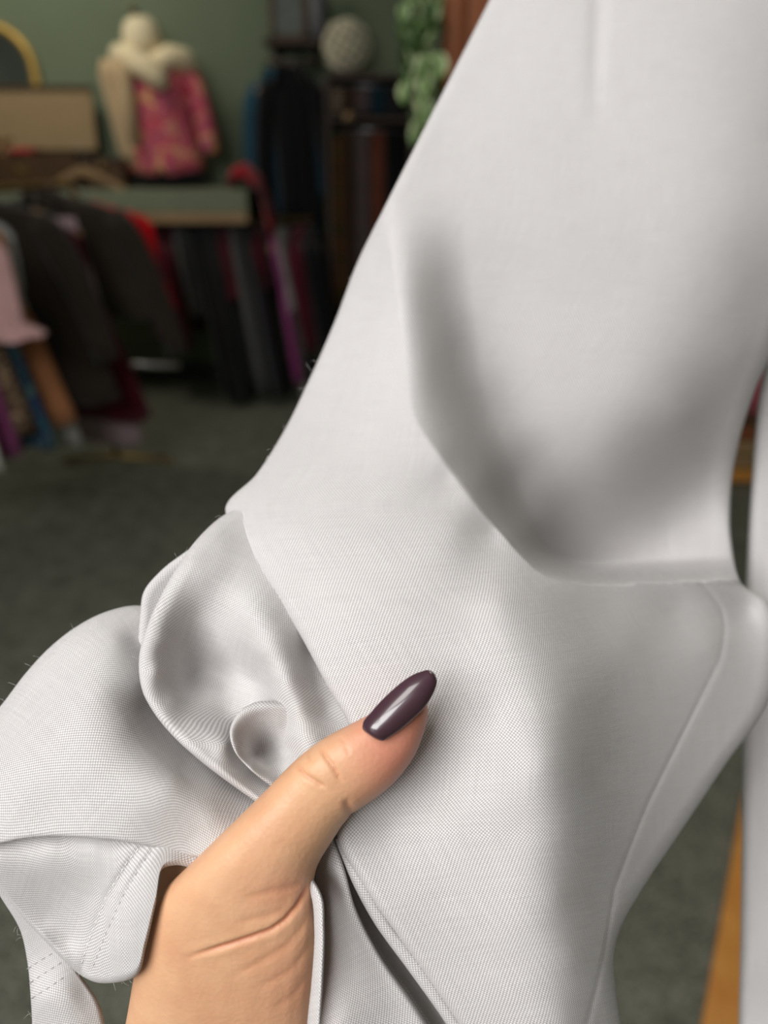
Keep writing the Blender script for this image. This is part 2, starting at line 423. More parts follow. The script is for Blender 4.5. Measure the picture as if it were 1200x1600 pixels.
LIP = [(596, 300), (604, 340), (618, 450), (632, 560), (647, 650), (690, 715), (735, 775), (785, 835), (845, 893), (915, 913), (1000, 911), (1080, 908), (1150, 905), (1260, 935)]
_t = np.linspace(0, 1, 90); LIP = [tuple(q) for q in curve(arc_t(LIP), _t)]
def lip_dist(x, y):
    """distance to the lip, + on its lower left side"""
    d = line_dist(x, y, LIP); L = np.array(LIP); k = int(np.argmin(np.abs(L[:, 1] - 895) + 9e3 * (L[:, 0] > 900)))
    xl = np.interp(y, L[:k + 1, 1], L[:k + 1, 0]); yl = np.interp(x, L[k:, 0], L[k:, 1])
    up = np.where(y < L[k, 1], x > xl, (x > L[k, 0]) & (y < yl))
    return np.where(up, -d[1], d[1]), d[1], d[2]
lip_front = [(690, 715, 222), (735, 775, 217), (785, 835, 213), (845, 893, 213), (915, 913, 222), (1000, 911, 236), (1080, 908, 247), (1150, 905, 257), (1200, 935, 258)]
lip_back = [(600, 320, 267), (604, 345, 265), (620, 450, 252), (634, 560, 244), (650, 650, 236), (692, 715, 238), (740, 770, 254), (790, 830, 278), (845, 885, 304), (915, 905, 319), (1000, 905, 317), (1080, 900, 305), (1150, 895, 296), (1210, 920, 284)]
_p = np.array(main_depth); _sd = lip_dist(_p[:, 0], _p[:, 1])
_low = (_p[:, 1] > 300) & (_sd[0] > np.where(_p[:, 1] > 850, 22, 4)); _up = (_p[:, 1] <= 300) | (_sd[0] < -8)
_up2 = _up & ~((_p[:, 1] > 868) & (_p[:, 0] > 790)) 
front_f = tps([tuple(q) for q in _p[_low | ((_p[:, 1] > 330) & (np.abs(_sd[0]) <= 8) & (_p[:, 1] < 660))]] + [(600, 320, 267), (500, 200, 290), (690, 200, 290), (760, 0, 312)] + lip_front, 0.12)
back_f = tps([tuple(q) for q in _p[_up2]] + lip_back, 0.7)
SOFT = [(945, -160), (936, 0), (931, 120), (928, 230)]
def main_extra(X, Y, Z):
    sd, d, al = lip_dist(X, Y)
    Zf = front_f(X, Y); Zb = back_f(X, Y); Zb = np.where((Y > 320) & (d < 90), np.maximum(Zb, Zf - 4), Zb)
    w = np.where(Y < 300, 1.0, 1 - (1 - np.clip(-sd / (120 - 84 * sstep(0.30, 0.66, al)), 0, 1)) ** 2.0); w = np.maximum(w, 1 - sstep(290, 345, Y))
    Z = Zf + (Zb - Zf) * w
    sd, d, al = line_dist(X, Y, SEAM)
    # the seam: a narrow groove and a slightly proud allowance towards the border
    w = sstep(0.0, 0.2, al) * 0.8 + 0.2
    Z = Z + w * (0.30 * np.exp(-(d / 4.0) ** 2) - 0.22 * sstep(0, 14, -sd) * np.exp(-(d / 70) ** 2))
    sd, d, al = line_dist(X, Y, SOFT)
    f = 1 - sstep(0.55, 1.0, al)
    Z = Z + f * 1.5 * np.exp(-(d / 15) ** 2)
    # crisp corner of the pulled fold under (600, 335)
    sd, d, al = line_dist(X, Y, [(598, 333), (612, 400), (626, 480), (636, 570), (648, 650)])
    Z = Z - (1 - al) * 1.5 * np.exp(-np.sqrt(d * d + 16) / 14.0) * sstep(322, 350, Y)
    return Z
leg = to_local(sheet('trouser_leg', main_left, main_right, main_depth, WEAVE, trousers, nu=300, nv=460, roll_l=(3.0, 20), roll_r=(4.0, 26), flap_l=22, flap_r=26,
                     extra=main_extra, tparam=False, uvrot=0.12, smooth=0.30, ref=0.17))

# -- rolled folds bunched at the left of the thumb
to_local(sheet('back_fold', [(330, 835), (290, 862), (250, 893), (224, 926), (219, 962), (216, 1010), (218, 1060)], [(350, 860), (330, 900), (305, 930), (285, 960), (270, 990), (262, 1030), (262, 1070)],
               [(300, 870, 212), (240, 930, 209), (225, 1000, 208), (330, 880, 213), (280, 980, 212), (262, 1050, 212)], WEAVE, trousers, nu=40, nv=60, roll_l=(2, 14), flap_l=12))
loop_left = [(0, 366, 796), (0.06, 345, 808), (0.15, 312, 838), (0.27, 274, 890), (0.40, 232, 972), (0.50, 217, 1030), (0.58, 221, 1075), (0.66, 238, 1110), (0.76, 272, 1152), (0.86, 318, 1193), (1, 412, 1262)]
loop_right = [(0, 396, 800), (0.06, 415, 815), (0.15, 440, 850), (0.27, 480, 920), (0.40, 520, 1000), (0.50, 550, 1060), (0.58, 575, 1105), (0.66, 590, 1140), (0.76, 580, 1180), (0.86, 550, 1220), (1, 500, 1290)]
loop_depth = [(x, y, 196 + (z - 196) * 1.12 if z > 196 else z) for x, y, z in [
    (352, 800, 219), (400, 800, 221), (318, 850, 208), (345, 850, 209), (400, 850, 213), (450, 860, 214), (285, 895, 202), (315, 900, 203), (365, 900, 206), (420, 900, 208), (480, 920, 211),
    (255, 945, 199), (275, 950, 201), (310, 960, 206), (360, 960, 204), (395, 960, 199), (440, 960, 202), (480, 960, 207),
    (240, 1000, 196), (258, 1000, 198), (285, 1010, 207), (340, 1020, 210), (385, 1020, 203), (410, 1020, 196), (440, 1010, 196), (490, 1020, 205), (540, 1040, 203),
    (228, 1045, 194), (248, 1048, 195), (270, 1050, 203), (300, 1060, 211), (350, 1060, 213), (395, 1065, 208), (425, 1060, 195), (450, 1060, 192), (495, 1065, 200), (545, 1080, 200),
    (248, 1095, 192), (270, 1095, 195), (292, 1090, 202), (330, 1078, 208), (375, 1070, 208), (415, 1072, 201), (437, 1085, 193), (465, 1110, 190), (510, 1110, 197), (570, 1120, 197),
    (280, 1140, 190), (305, 1132, 193), (330, 1115, 200), (352, 1115, 203), (378, 1110, 204), (405, 1106, 203), (430, 1112, 198),
    (330, 1180, 188), (355, 1160, 190), (366, 1140, 199), (383, 1142, 204), (400, 1146, 206), (425, 1146, 203), (450, 1150, 193), (475, 1170, 188), (380, 1170, 199), (402, 1180, 203), (425, 1180, 202), (440, 1205, 198),
    (355, 1185, 189), (385, 1203, 192), (420, 1235, 190), (380, 1222, 188), (440, 1245, 190), (480, 1210, 187), (520, 1200, 191), (560, 1160, 194), (500, 1260, 188)]]
to_local(sheet('rolled_fold', loop_left, loop_right, loop_depth, WEAVE, trousers, nu=220, nv=240, roll_l=(4.2, 27), flap_l=14, tparam=False, uvrot=-0.5, smooth=0.02))
to_local(sheet('inner_fold', [(480, 1108), (433, 1096), (400, 1097), (371, 1115), (359, 1142), (366, 1173), (387, 1199), (420, 1226), (455, 1250)], [(484, 1114), (472, 1116), (464, 1121), (460, 1132), (458, 1146), (460, 1162), (466, 1182), (474, 1207), (482, 1235)],
               [(430, 1106, 192), (402, 1108, 191), (381, 1121, 190), (371, 1143, 189.5), (377, 1169, 189), (396, 1193, 188.5), (424, 1217, 188), (450, 1240, 188), (405, 1133, 195), (390, 1150, 196), (415, 1152, 201), (406, 1168, 203), (398, 1178, 201), (430, 1165, 200), (425, 1192, 198), (432, 1130, 194), (455, 1140, 194), (460, 1170, 192), (468, 1200, 190), (480, 1112, 194), (450, 1215, 192)],
               WEAVE, trousers, nu=90, nv=120, roll_l=(4.0, 22), flap_l=8, uvrot=-0.9, smooth=0.01))

# -- the slack cloth at the lower left
to_local(sheet('slack_cloth', [(-220, 1430), (-150, 1275), (-60, 1165), (0, 1104), (40, 1052), (75, 1014), (115, 982), (160, 958), (215, 946), (270, 960), (330, 1010), (400, 1080)],
               [(-260, 1400), (-150, 1350), (-60, 1332), (0, 1318), (40, 1310), (80, 1307), (130, 1309), (190, 1315), (250, 1326), (310, 1340), (380, 1340), (470, 1290)],
               [(-150, 1290, 196), (0, 1110, 203), (75, 1020, 207), (160, 965, 211), (250, 960, 216), (330, 1020, 222), (300, 1060, 220), (350, 1110, 218), (290, 1110, 212), (400, 1080, 222), (390, 1200, 204), (340, 1160, 208),
                (-60, 1250, 188), (30, 1130, 194), (110, 1050, 198), (180, 1000, 204), (215, 1000, 209), (230, 1060, 202),
                (0, 1220, 184), (80, 1150, 186), (150, 1090, 190), (200, 1080, 196), (225, 1110, 199), (250, 1150, 197), (290, 1195, 193), (200, 1130, 190), (240, 1180, 188),
                (0, 1290, 180), (80, 1260, 180), (180, 1220, 180), (270, 1220, 183), (330, 1225, 190), (370, 1258, 190), (420, 1280, 191),
                (0, 1312, 179.5), (80, 1300, 178.5), (190, 1305, 178), (250, 1300, 180), (300, 1310, 182), (330, 1280, 183), (-150, 1330, 184)],
               WEAVE, trousers, nu=150, nv=220, roll_l=(4, 26), roll_r=(1.0, 9), flap_l=16, flap_r=6, uvrot=1.1))
HEMX = [(-120, 1300), (-60, 1330), (0, 1388), (33, 1431), (67, 1467), (100, 1501), (128, 1525), (150, 1535), (175, 1536), (214, 1524), (228, 1480), (243, 1414), (257, 1356), (276, 1352), (300, 1356), (340, 1350)]
def band_extra(X, Y, Z):
    sd, d, al = line_dist(X, Y, [(232, 1312), (205, 1345), (170, 1400), (145, 1460), (128, 1520)])
    Z = Z + 0.8 * np.exp(-(d / 7) ** 2)                       # the stitched line pulls in
    sd, d, al = line_dist(X, Y, [(245, 1316), (222, 1350), (192, 1400), (165, 1460), (142, 1520)])
    return Z + 0.5 * np.exp(-(d / 5) ** 2)
band_depth = [(-100, 1300, 186), (0, 1292, 187), (80, 1288, 187), (200, 1294, 184), (0, 1335, 182), (80, 1322, 181.5), (150, 1324, 180.5), (220, 1325, 179.5), (300, 1330, 182),
              (0, 1375, 184), (60, 1380, 185), (110, 1390, 185), (33, 1425, 187), (70, 1440, 189), (110, 1470, 190), (126, 1518, 189.5), (100, 1495, 188), (67, 1460, 187.5),
              (150, 1400, 183), (150, 1450, 184), (150, 1500, 184.5), (185, 1380, 179), (190, 1430, 177.5), (185, 1480, 178.5), (180, 1525, 181), (215, 1400, 176.5), (212, 1450, 176.5), (205, 1500, 178),
              (240, 1365, 177), (225, 1350, 178), (260, 1340, 179), (300, 1345, 182)]
to_local(sheet('waist_fold', [(-130, 1290), (-60, 1290), (0, 1290), (40, 1285), (80, 1284), (110, 1285), (140, 1287), (165, 1290), (190, 1292), (215, 1295), (230, 1296), (243, 1297), (258, 1300), (276, 1303), (300, 1308), (340, 1315)],
               HEMX, band_depth, WEAVE, trousers, nu=120, nv=200, roll_r=(3.0, 12), flap_r=12, extra=band_extra, uvrot=0.25, tparam=True))
to_local(sheet('hem_tail', [(-40, 1330), (0, 1400), (32, 1455), (43, 1505), (48, 1560), (52, 1640), (56, 1720)], [(40, 1380), (70, 1450), (100, 1490), (134, 1535), (152, 1562), (170, 1630), (190, 1720)],
               [(0, 1390, 193), (60, 1440, 194), (45, 1510, 199), (90, 1500, 195), (130, 1540, 197), (70, 1560, 194), (110, 1560, 194), (55, 1620, 200), (110, 1640, 195), (165, 1640, 198), (120, 1710, 197)],
               WEAVE, trousers, nu=60, nv=90, roll_l=(1.5, 10), roll_r=(1.5, 10), flap_l=8, flap_r=3, uvrot=0.4))
# -- gathered pleats below the thumb
to_local(sheet('pleat', [(472, 1368), (486, 1400), (491, 1450), (487, 1530), (480, 1600), (476, 1700)], [(484, 1364), (503, 1400), (507, 1450), (505, 1530), (501, 1600), (498, 1700)],
               [(478, 1368, 182), (497, 1410, 176), (499, 1480, 173), (496, 1560, 171), (490, 1680, 170), (486, 1400, 177)], WEAVE, trousers, nu=24, nv=90, roll_l=(1.5, 7), roll_r=(2.5, 8), flap_l=5, flap_r=16, uvrot=0.2, smooth=0.5))
to_local(sheet('pleat', [(490, 1320), (494, 1370), (497, 1440), (494, 1530), (490, 1610), (488, 1720)], [(520, 1305), (536, 1350), (556, 1420), (592, 1490), (648, 1570), (715, 1680)],
               [(492, 1320, 190), (497, 1400, 197), (498, 1500, 199), (492, 1600, 197), (490, 1700, 194), (514, 1320, 188), (520, 1360, 187), (528, 1420, 188), (556, 1480, 188), (520, 1500, 195), (525, 1600, 192),
                (580, 1520, 188), (590, 1600, 190), (635, 1590, 188), (560, 1690, 190), (690, 1690, 190)], WEAVE, trousers, nu=90, nv=140, roll_l=(0, 1), roll_r=(3.5, 16), flap_r=16, uvrot=0.35))
to_local(sheet('pleat', [(515, 1300), (530, 1345), (548, 1400), (585, 1470), (640, 1550), (710, 1660)], [(545, 1300), (562, 1352), (600, 1422), (650, 1496), (702, 1570), (780, 1690)],
               [(522, 1300, 192), (545, 1345, 188), (545, 1365, 193), (575, 1420, 195), (600, 1470, 198), (590, 1408, 187.5), (640, 1530, 200), (632, 1475, 187.5), (690, 1600, 200), (686, 1550, 188.5), (740, 1680, 199)],
               WEAVE, trousers, nu=60, nv=120, roll_r=(3, 14), flap_r=14, uvrot=0.4))
to_local(sheet('inner_lining', [(480, 1290), (486, 1400), (488, 1500), (486, 1600), (484, 1730)], [(600, 1250), (680, 1400), (740, 1500), (800, 1600), (880, 1730)],
               [(490, 1320, 203), (490, 1500, 206), (490, 1700, 205), (560, 1320, 202), (650, 1500, 206), (620, 1400, 204), (720, 1600, 206), (800, 1700, 206)], WEAVE, trousers, nu=30, nv=50, uvrot=0.1))
to_local(sheet('pleat', [(523, 1312), (546, 1370), (583, 1440), (637, 1515), (697, 1600), (750, 1690)], [(536, 1306), (567, 1364), (608, 1434), (662, 1506), (718, 1590), (775, 1680)],
               [(528, 1312, 187), (556, 1367, 185.5), (595, 1437, 185), (650, 1510, 185.5), (708, 1595, 186), (762, 1685, 187), (565, 1350, 186), (640, 1480, 186)], WEAVE, trousers, nu=30, nv=120, roll_l=(2.6, 11), roll_r=(2.6, 11), flap_l=7, flap_r=7, uvrot=0.3, smooth=0.3))
# -- the other leg, hanging behind at the right
to_local(sheet('trouser_leg', [(1215, 380), (1205, 520), (1186, 620), (1174, 760), (1166, 900), (1161, 1010), (1160, 1200), (1158, 1400), (1154, 1600), (1150, 1760)],
               [(1420, 380), (1420, 520), (1420, 620), (1420, 760), (1420, 900), (1420, 1010), (1420, 1200), (1420, 1400), (1420, 1600), (1420, 1760)],
               [(1200, 500, 322), (1180, 760, 335), (1165, 1000, 330), (1162, 1200, 318), (1156, 1400, 312), (1152, 1600, 306), (1290, 500, 318), (1270, 760, 330), (1250, 1000, 322), (1240, 1250, 308), (1240, 1500, 300), (1240, 1700, 296),
                (1200, 1200, 311), (1195, 1500, 302), (1410, 500, 325), (1410, 1000, 325), (1410, 1600, 310)], WEAVE, trousers, nu=60, nv=160, roll_l=(5, 18), flap_l=24, uvrot=0.05))

# -- sewing thread
THREAD = plain('pale_sewing_thread', (0.80, 0.78, 0.76), 0.7, var=0.05)
THREAD2 = plain('grey_sewing_thread', (0.36, 0.34, 0.34), 0.8, var=0.05)
def stitches(line, depthf, mat, lift=0.10, dash=9.0, gap=4.0, rad=0.00012):
    P = np.array(line, float); L = np.r_[0, np.cumsum(np.hypot(*np.diff(P, axis=0).T))]
    pt = lambda s: (np.interp(s, L, P[:, 0]), np.interp(s, L, P[:, 1]))
    mb = MB(); s = 0.0
    while s + dash < L[-1]:
        pts = []
        for k in range(4):
            x, y = pt(s + dash * k / 3); z = float(depthf(np.array([x]), np.array([y]))[0]) - lift + (0.35 if k in (0, 3) else 0)
            pts.append(at(x, y, z / 1000))
        mb.tube(pts, rad, 5); s += dash + gap
    o = mb.build('stitching', mat, trousers, True); o['kind'] = 'stuff'; return to_local(o)
bd = lambda x, y: band_extra(x, y, SHEETS['waist_fold'](x, y))
stitches([(226, 1316), (200, 1345), (167, 1400), (142, 1460), (126, 1510)], bd, THREAD)
stitches([(244, 1318), (222, 1350), (192, 1400), (165, 1460), (142, 1520)], bd, THREAD2, lift=0.05)
td = SHEETS['hem_tail']
stitches([(42, 1514), (64, 1500), (84, 1488)], td, THREAD2); stitches([(46, 1536), (70, 1520), (98, 1502)], td, THREAD2); stitches([(49, 1560), (76, 1543), (104, 1524)], td, THREAD2)
# -- loose fibres standing off the edges
def fibres():
    rs = random.Random(4); mb = MB()
    edges = [([(430, 690), (400, 742), (356, 790)], 210), ([(345, 806), (312, 838), (274, 885)], 204), ([(160, 958), (75, 1014), (0, 1104)], 206), ([(0, 1400), (32, 1455), (43, 1505), (48, 1560), (52, 1600)], 198),
             ([(600, 330), (522, 505), (480, 600), (440, 680)], 240), ([(217, 1030), (232, 972), (274, 890)], 198), ([(100, 1501), (175, 1536), (205, 1526)], 184)]
    for line, z in edges:
        P = np.array(line, float)
        for k in range(16):
            u = rs.random() * (len(P) - 1); i = min(int(u), len(P) - 2); p = P[i] + (P[i + 1] - P[i]) * (u - i)
            d = P[i + 1] - P[i]; n = np.array((d[1], -d[0])) / np.hypot(*d)
            ln = rs.uniform(4, 15); sw = rs.uniform(-10, 10); sg = rs.choice((1, 1, -1)); pts = []
            for q in range(5):
                a = q / 4; e = p + n * sg * ln * a + d / np.hypot(*d) * sw * a * a
                pts.append(at(e[0], e[1], (z + rs.uniform(-1, 1) * a) / 1000))
            mb.tube(pts, 0.00002, 4)
    o = mb.build('loose_fibres', THREAD, trousers, True); o['kind'] = 'stuff'; to_local(o)
fibres()
# ------------------------------------------------------------------ the hand
def skin_mat():
    t = NT('skin'); c = t.coord()
    big = t.noise(c, 28.0, 3); fine = t.noise(t.mapping(c, (1, 1, 1)), 900.0, 3); mid = t.noise(c, 140.0, 3)
    f = t.math('MULTIPLY_ADD', mid, 0.35, t.math('MULTIPLY', big, 0.65))
    col = t.ramp(f, [(0.30, (0.57, 0.29, 0.165)), (0.5, (0.64, 0.365, 0.21)), (0.70, (0.69, 0.42, 0.25))])
    # rosier skin towards the finger tips, marked on the mesh
    a = t.n('ShaderNodeAttribute'); a.attribute_name = 'rosy'
    col = t.mix(a.outputs['Fac'], col, (0.58, 0.215, 0.15))
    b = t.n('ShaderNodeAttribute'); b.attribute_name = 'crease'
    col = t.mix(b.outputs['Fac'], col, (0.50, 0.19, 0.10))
    v = t.n('ShaderNodeTexVoronoi'); v.inputs['Scale'].default_value = 800.0; t.l(c, v.inputs['Vector'])
    t.l(col, t.b.inputs['Base Color'])
    t.set(Roughness=0.43); t.b.inputs['Specular IOR Level'].default_value = 0.35
    t.b.inputs['Subsurface Weight'].default_value = 0.12; t.b.inputs['Subsurface Radius'].default_value = (0.004, 0.0014, 0.0007)
    t.b.inputs['Subsurface Scale'].default_value = 0.6
    h = t.math('ADD', t.math('MULTIPLY', v.outputs['Distance'], 0.6), fine)
    t.bump(h, 0.5, 0.00014)
    return t.m

def ring_from(L, Rr, zL, zR, th, n=28, p=2.3):
    A, B = at(*L, zL / 1000), at(*Rr, zR / 1000)
    c = (A + B) / 2; a = (B - A) / 2
    v = c - CAM; v /= np.linalg.norm(v)
    b = v * th / 1000
    out = []
    for j in range(n):
        th_ = 2 * math.pi * j / n; cs, sn = math.cos(th_), math.sin(th_)
        out.append(c + a * math.copysign(abs(cs) ** (2 / p), cs) + b * math.copysign(abs(sn) ** (2 / p), sn))
    return out
def dens(secs, k=4):
    S = np.array(secs, float); t = np.arange(len(S)); q = np.linspace(0, len(S) - 1, (len(S) - 1) * k + 1)
    return curve(np.c_[t, S], q)
def hand_mesh():
    mb = MB()
    thumb = [  # left x,y, right x,y, depth of the two sides (mm), half thickness (mm)
        (150, 1830, 500, 1830, 206, 206, 17), (174, 1700, 492, 1700, 200, 200, 17.5), (196, 1600, 492, 1600, 195, 195, 17.5), (210, 1520, 498, 1522, 191, 191, 17), (227, 1445, 499, 1452, 188, 188, 16),
        (252, 1395, 490, 1402, 186, 186, 15), (300, 1348, 494, 1357, 184, 184, 14), (353, 1296, 519, 1314, 182, 182, 12.3), (410, 1240, 546, 1276, 180.5, 180.5, 10.8),
        (462, 1187, 584, 1250, 179.5, 179.5, 10.2), (505, 1154, 617, 1222, 179, 179, 9.8), (548, 1131, 645, 1186, 179, 179, 8.6), (585, 1112, 660, 1152, 179, 179, 7.4),
        (618, 1092, 668, 1124, 179, 179, 5.8), (642, 1084, 669, 1105, 179, 179, 4.0), (654, 1085, 665, 1096, 179, 179, 1.8)]
    mb.loft([ring_from(s[0:2], s[2:4], s[4], s[5], s[6]) for s in dens(thumb)])
    palm = [(180, 1830, 560, 1830, 222, 222, 16), (190, 1700, 560, 1700, 217, 217, 15), (222, 1580, 590, 1580, 217, 217, 12), (244, 1470, 630, 1450, 217, 217, 11), (262, 1385, 660, 1370, 217, 217, 10.5), (285, 1330, 668, 1318, 217, 217, 9.5), (320, 1290, 650, 1275, 217, 217, 7)]
    mb.loft([ring_from(s[0:2], s[2:4], s[4], s[5], s[6], p=2.8) for s in dens(palm, 3)])
    web = [(240, 1470, 420, 1470, 196, 196, 10), (242, 1425, 410, 1425, 192, 195, 10), (247, 1385, 400, 1380, 192, 196, 9), (256, 1345, 390, 1345, 194, 198, 8), (285, 1320, 380, 1310, 206, 203, 6)]
    mb.loft([ring_from(s[0:2], s[2:4], s[4], s[5], s[6]) for s in dens(web, 3)])
    for ch in ([(330, 1345, 216, 10), (380, 1250, 220, 9.6), (435, 1145, 222, 9.0), (490, 1065, 221, 8.6), (545, 990, 217, 8.0), (590, 930, 215, 7.4), (622, 893, 213, 6.6), (632, 880, 212, 4.0)],
               [(430, 1320, 217, 10), (490, 1220, 221, 9.6), (555, 1125, 222, 9.0), (620, 1065, 217, 8.6), (685, 1015, 209, 8.0), (745, 975, 205, 7.4), (782, 958, 204, 6.6), (796, 952, 204, 4.0)],
               [(530, 1325, 218, 9.6), (595, 1255, 221, 9.2), (655, 1195, 220, 8.7), (710, 1170, 212, 8.2), (765, 1158, 202, 7.6), (812, 1152, 195.5, 7.0), (836, 1149, 193, 6.0), (848, 1148, 192, 3.6)],
               [(612, 1345, 217, 8.6), (660, 1310, 218, 8.2), (705, 1285, 214, 7.6), (750, 1272, 206, 7.2), (795, 1266, 197, 6.6), (826, 1263, 192, 6.0), (846, 1262, 190.5, 5.0), (856, 1262, 190, 3.0)]):
        D = dens(ch, 3)
        mb.tube([at(x, y, z / 1000) for x, y, z, r in D], [r / 1000 for x, y, z, r in D], 16)
    me = mb.mesh('hand_base')
    o = bpy.data.objects.new('tmp', me); COL.objects.link(o)
    m = o.modifiers.new('r', 'REMESH'); m.mode = 'VOXEL'; m.voxel_size = 0.0005
    m = o.modifiers.new('s', 'SMOOTH'); m.factor = 0.5; m.iterations = 16
    dg = bpy.context.evaluated_depsgraph_get(); dg.update()
    out = bpy.data.meshes.new_from_object(o.evaluated_get(dg))
    bpy.data.objects.remove(o); bpy.data.meshes.remove(me)
    # split the visible side finer
    return out
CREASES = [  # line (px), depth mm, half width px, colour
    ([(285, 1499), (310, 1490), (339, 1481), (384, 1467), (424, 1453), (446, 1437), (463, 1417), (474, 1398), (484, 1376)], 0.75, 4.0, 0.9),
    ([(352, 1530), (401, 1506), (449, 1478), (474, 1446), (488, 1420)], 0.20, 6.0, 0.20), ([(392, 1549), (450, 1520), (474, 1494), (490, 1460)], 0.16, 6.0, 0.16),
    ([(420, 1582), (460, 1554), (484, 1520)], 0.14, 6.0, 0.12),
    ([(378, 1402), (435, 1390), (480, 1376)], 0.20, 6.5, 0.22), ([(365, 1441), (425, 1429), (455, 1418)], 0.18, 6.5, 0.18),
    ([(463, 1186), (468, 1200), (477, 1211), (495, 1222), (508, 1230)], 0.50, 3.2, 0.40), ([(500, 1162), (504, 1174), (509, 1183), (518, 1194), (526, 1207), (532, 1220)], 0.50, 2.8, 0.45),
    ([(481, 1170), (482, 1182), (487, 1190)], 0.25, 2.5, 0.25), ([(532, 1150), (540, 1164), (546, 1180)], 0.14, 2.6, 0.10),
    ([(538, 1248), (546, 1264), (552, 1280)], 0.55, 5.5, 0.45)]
def finish_hand(me):
    n = len(me.vertices); co = np.empty(n * 3); me.vertices.foreach_get('co', co); co = co.reshape(-1, 3)
    no = np.empty(n * 3); me.vertices.foreach_get('normal', no); no = no.reshape(-1, 3)
    X, Y, Z = proj(co)
    v = co - CAM; v /= np.linalg.norm(v, axis=1)[:, None]
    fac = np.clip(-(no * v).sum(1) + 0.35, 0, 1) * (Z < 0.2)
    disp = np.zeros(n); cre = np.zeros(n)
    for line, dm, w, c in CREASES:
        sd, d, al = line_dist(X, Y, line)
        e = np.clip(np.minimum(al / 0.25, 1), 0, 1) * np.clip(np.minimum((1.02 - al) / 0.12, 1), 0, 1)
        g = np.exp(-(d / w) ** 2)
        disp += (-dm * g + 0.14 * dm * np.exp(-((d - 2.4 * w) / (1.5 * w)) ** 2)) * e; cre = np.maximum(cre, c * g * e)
    # padded knuckle, web tendon, thumb-base mound
    for (cx, cy, r, a) in ((492, 1198, 18, 0.5), (512, 1215, 16, 0.3), (420, 1340, 60, 0.5), (330, 1420, 60, 0.6)):
        disp += a * np.exp(-((X - cx) ** 2 + (Y - cy) ** 2) / r ** 2)
    # nail bed: the skin dips along the nail's base
    co2 = co + no * (disp * fac)[:, None] / 1000
    me.vertices.foreach_set('co', co2.reshape(-1))
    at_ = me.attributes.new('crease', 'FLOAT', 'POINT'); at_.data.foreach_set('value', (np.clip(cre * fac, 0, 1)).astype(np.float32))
    al = sstep(0.0, 1.0, ((X - 500) * 0.78 - (Y - 1215) * 0.62 + (X - 500) * 0.35 + (Y - 1215) * 0.35) / 150.0) * 0.85
    heel = 0.30 * np.exp(-(((X - 450) / 70) ** 2 + ((Y - 1390) / 40) ** 2)) + 0.28 * np.exp(-(((X - 465) / 60) ** 2 + ((Y - 1545) / 90) ** 2))
    al = np.clip(al * (Y < 1300) + heel, 0, 1)
    at_ = me.attributes.new('rosy', 'FLOAT', 'POINT'); at_.data.foreach_set('value', al.astype(np.float32))
    me.update(); return me
hand = link_mesh('hand', finish_hand(hand_mesh()), skin_mat())
tag(hand, label='bare left hand pinching the pale grey cloth between thumb and hidden fingers', cat='hand')

def nail_mat():
    t = NT('plum_gel_polish'); nz = t.noise(t.coord(), 60.0, 2)
    t.l(t.ramp(nz, [(0.3, (0.048, 0.021, 0.030)), (0.7, (0.062, 0.028, 0.040))]), t.b.inputs['Base Color'])
    t.set(Roughness=0.3); t.b.inputs['Coat Weight'].default_value = 0.9; t.b.inputs['Coat Roughness'].default_value = 0.07
    return t.m
def thumb_nail():
    left = [(0.0, 583, 1150), (0.05, 570, 1141), (0.12, 568, 1131), (0.25, 581, 1113), (0.45, 606, 1086), (0.65, 636, 1061), (0.82, 657, 1051), (0.93, 671, 1049), (1.0, 679, 1055)]
    right = [(0.0, 587, 1153), (0.05, 597, 1156), (0.12, 605, 1152), (0.25, 621, 1142), (0.45, 646, 1121), (0.65, 666, 1100), (0.82, 678, 1078), (0.93, 681, 1064), (1.0, 679, 1057)]
    nv, nu = 60, 33; t = np.linspace(0, 1, nv); L = curve(left, t); Rr = curve(right, t)
    v = np.linspace(-1, 1, nu); P = np.zeros((nv, nu, 3))
    for i in range(nv):
        w = np.hypot(*(Rr[i] - L[i])) / 60.0
        for j in range(nu):
            k = (v[j] + 1) / 2; x, y = L[i] * (1 - k) + Rr[i] * k
            u = t[i]
            base = 167.8 + 2.6 * u
            arch = 2.4 * min(1, w) * (1 - abs(v[j]) ** 2.2)
            tilt = -0.9 * v[j] * min(1, w)                     # the far side leans away
            P[i, j] = at(x, y, (base + 2.0 - arch + tilt) / 1000)
    vs = P.reshape(-1, 3); f = [(a * nu + b, a * nu + b + 1, (a + 1) * nu + b + 1, (a + 1) * nu + b) for a in range(nv - 1) for b in range(nu - 1)]
    mb = MB(); mb.add(vs, f); o = mb.build('thumb_nail', nail_mat(), hand, True)
    m = o.modifiers.new('thickness', 'SOLIDIFY'); m.thickness = 0.0007; m.offset = 0
    m = o.modifiers.new('soft', 'SUBSURF'); m.levels = 1; m.render_levels = 1
    o['label'] = 'long almond thumb nail in glossy dark plum polish'
thumb_nail()
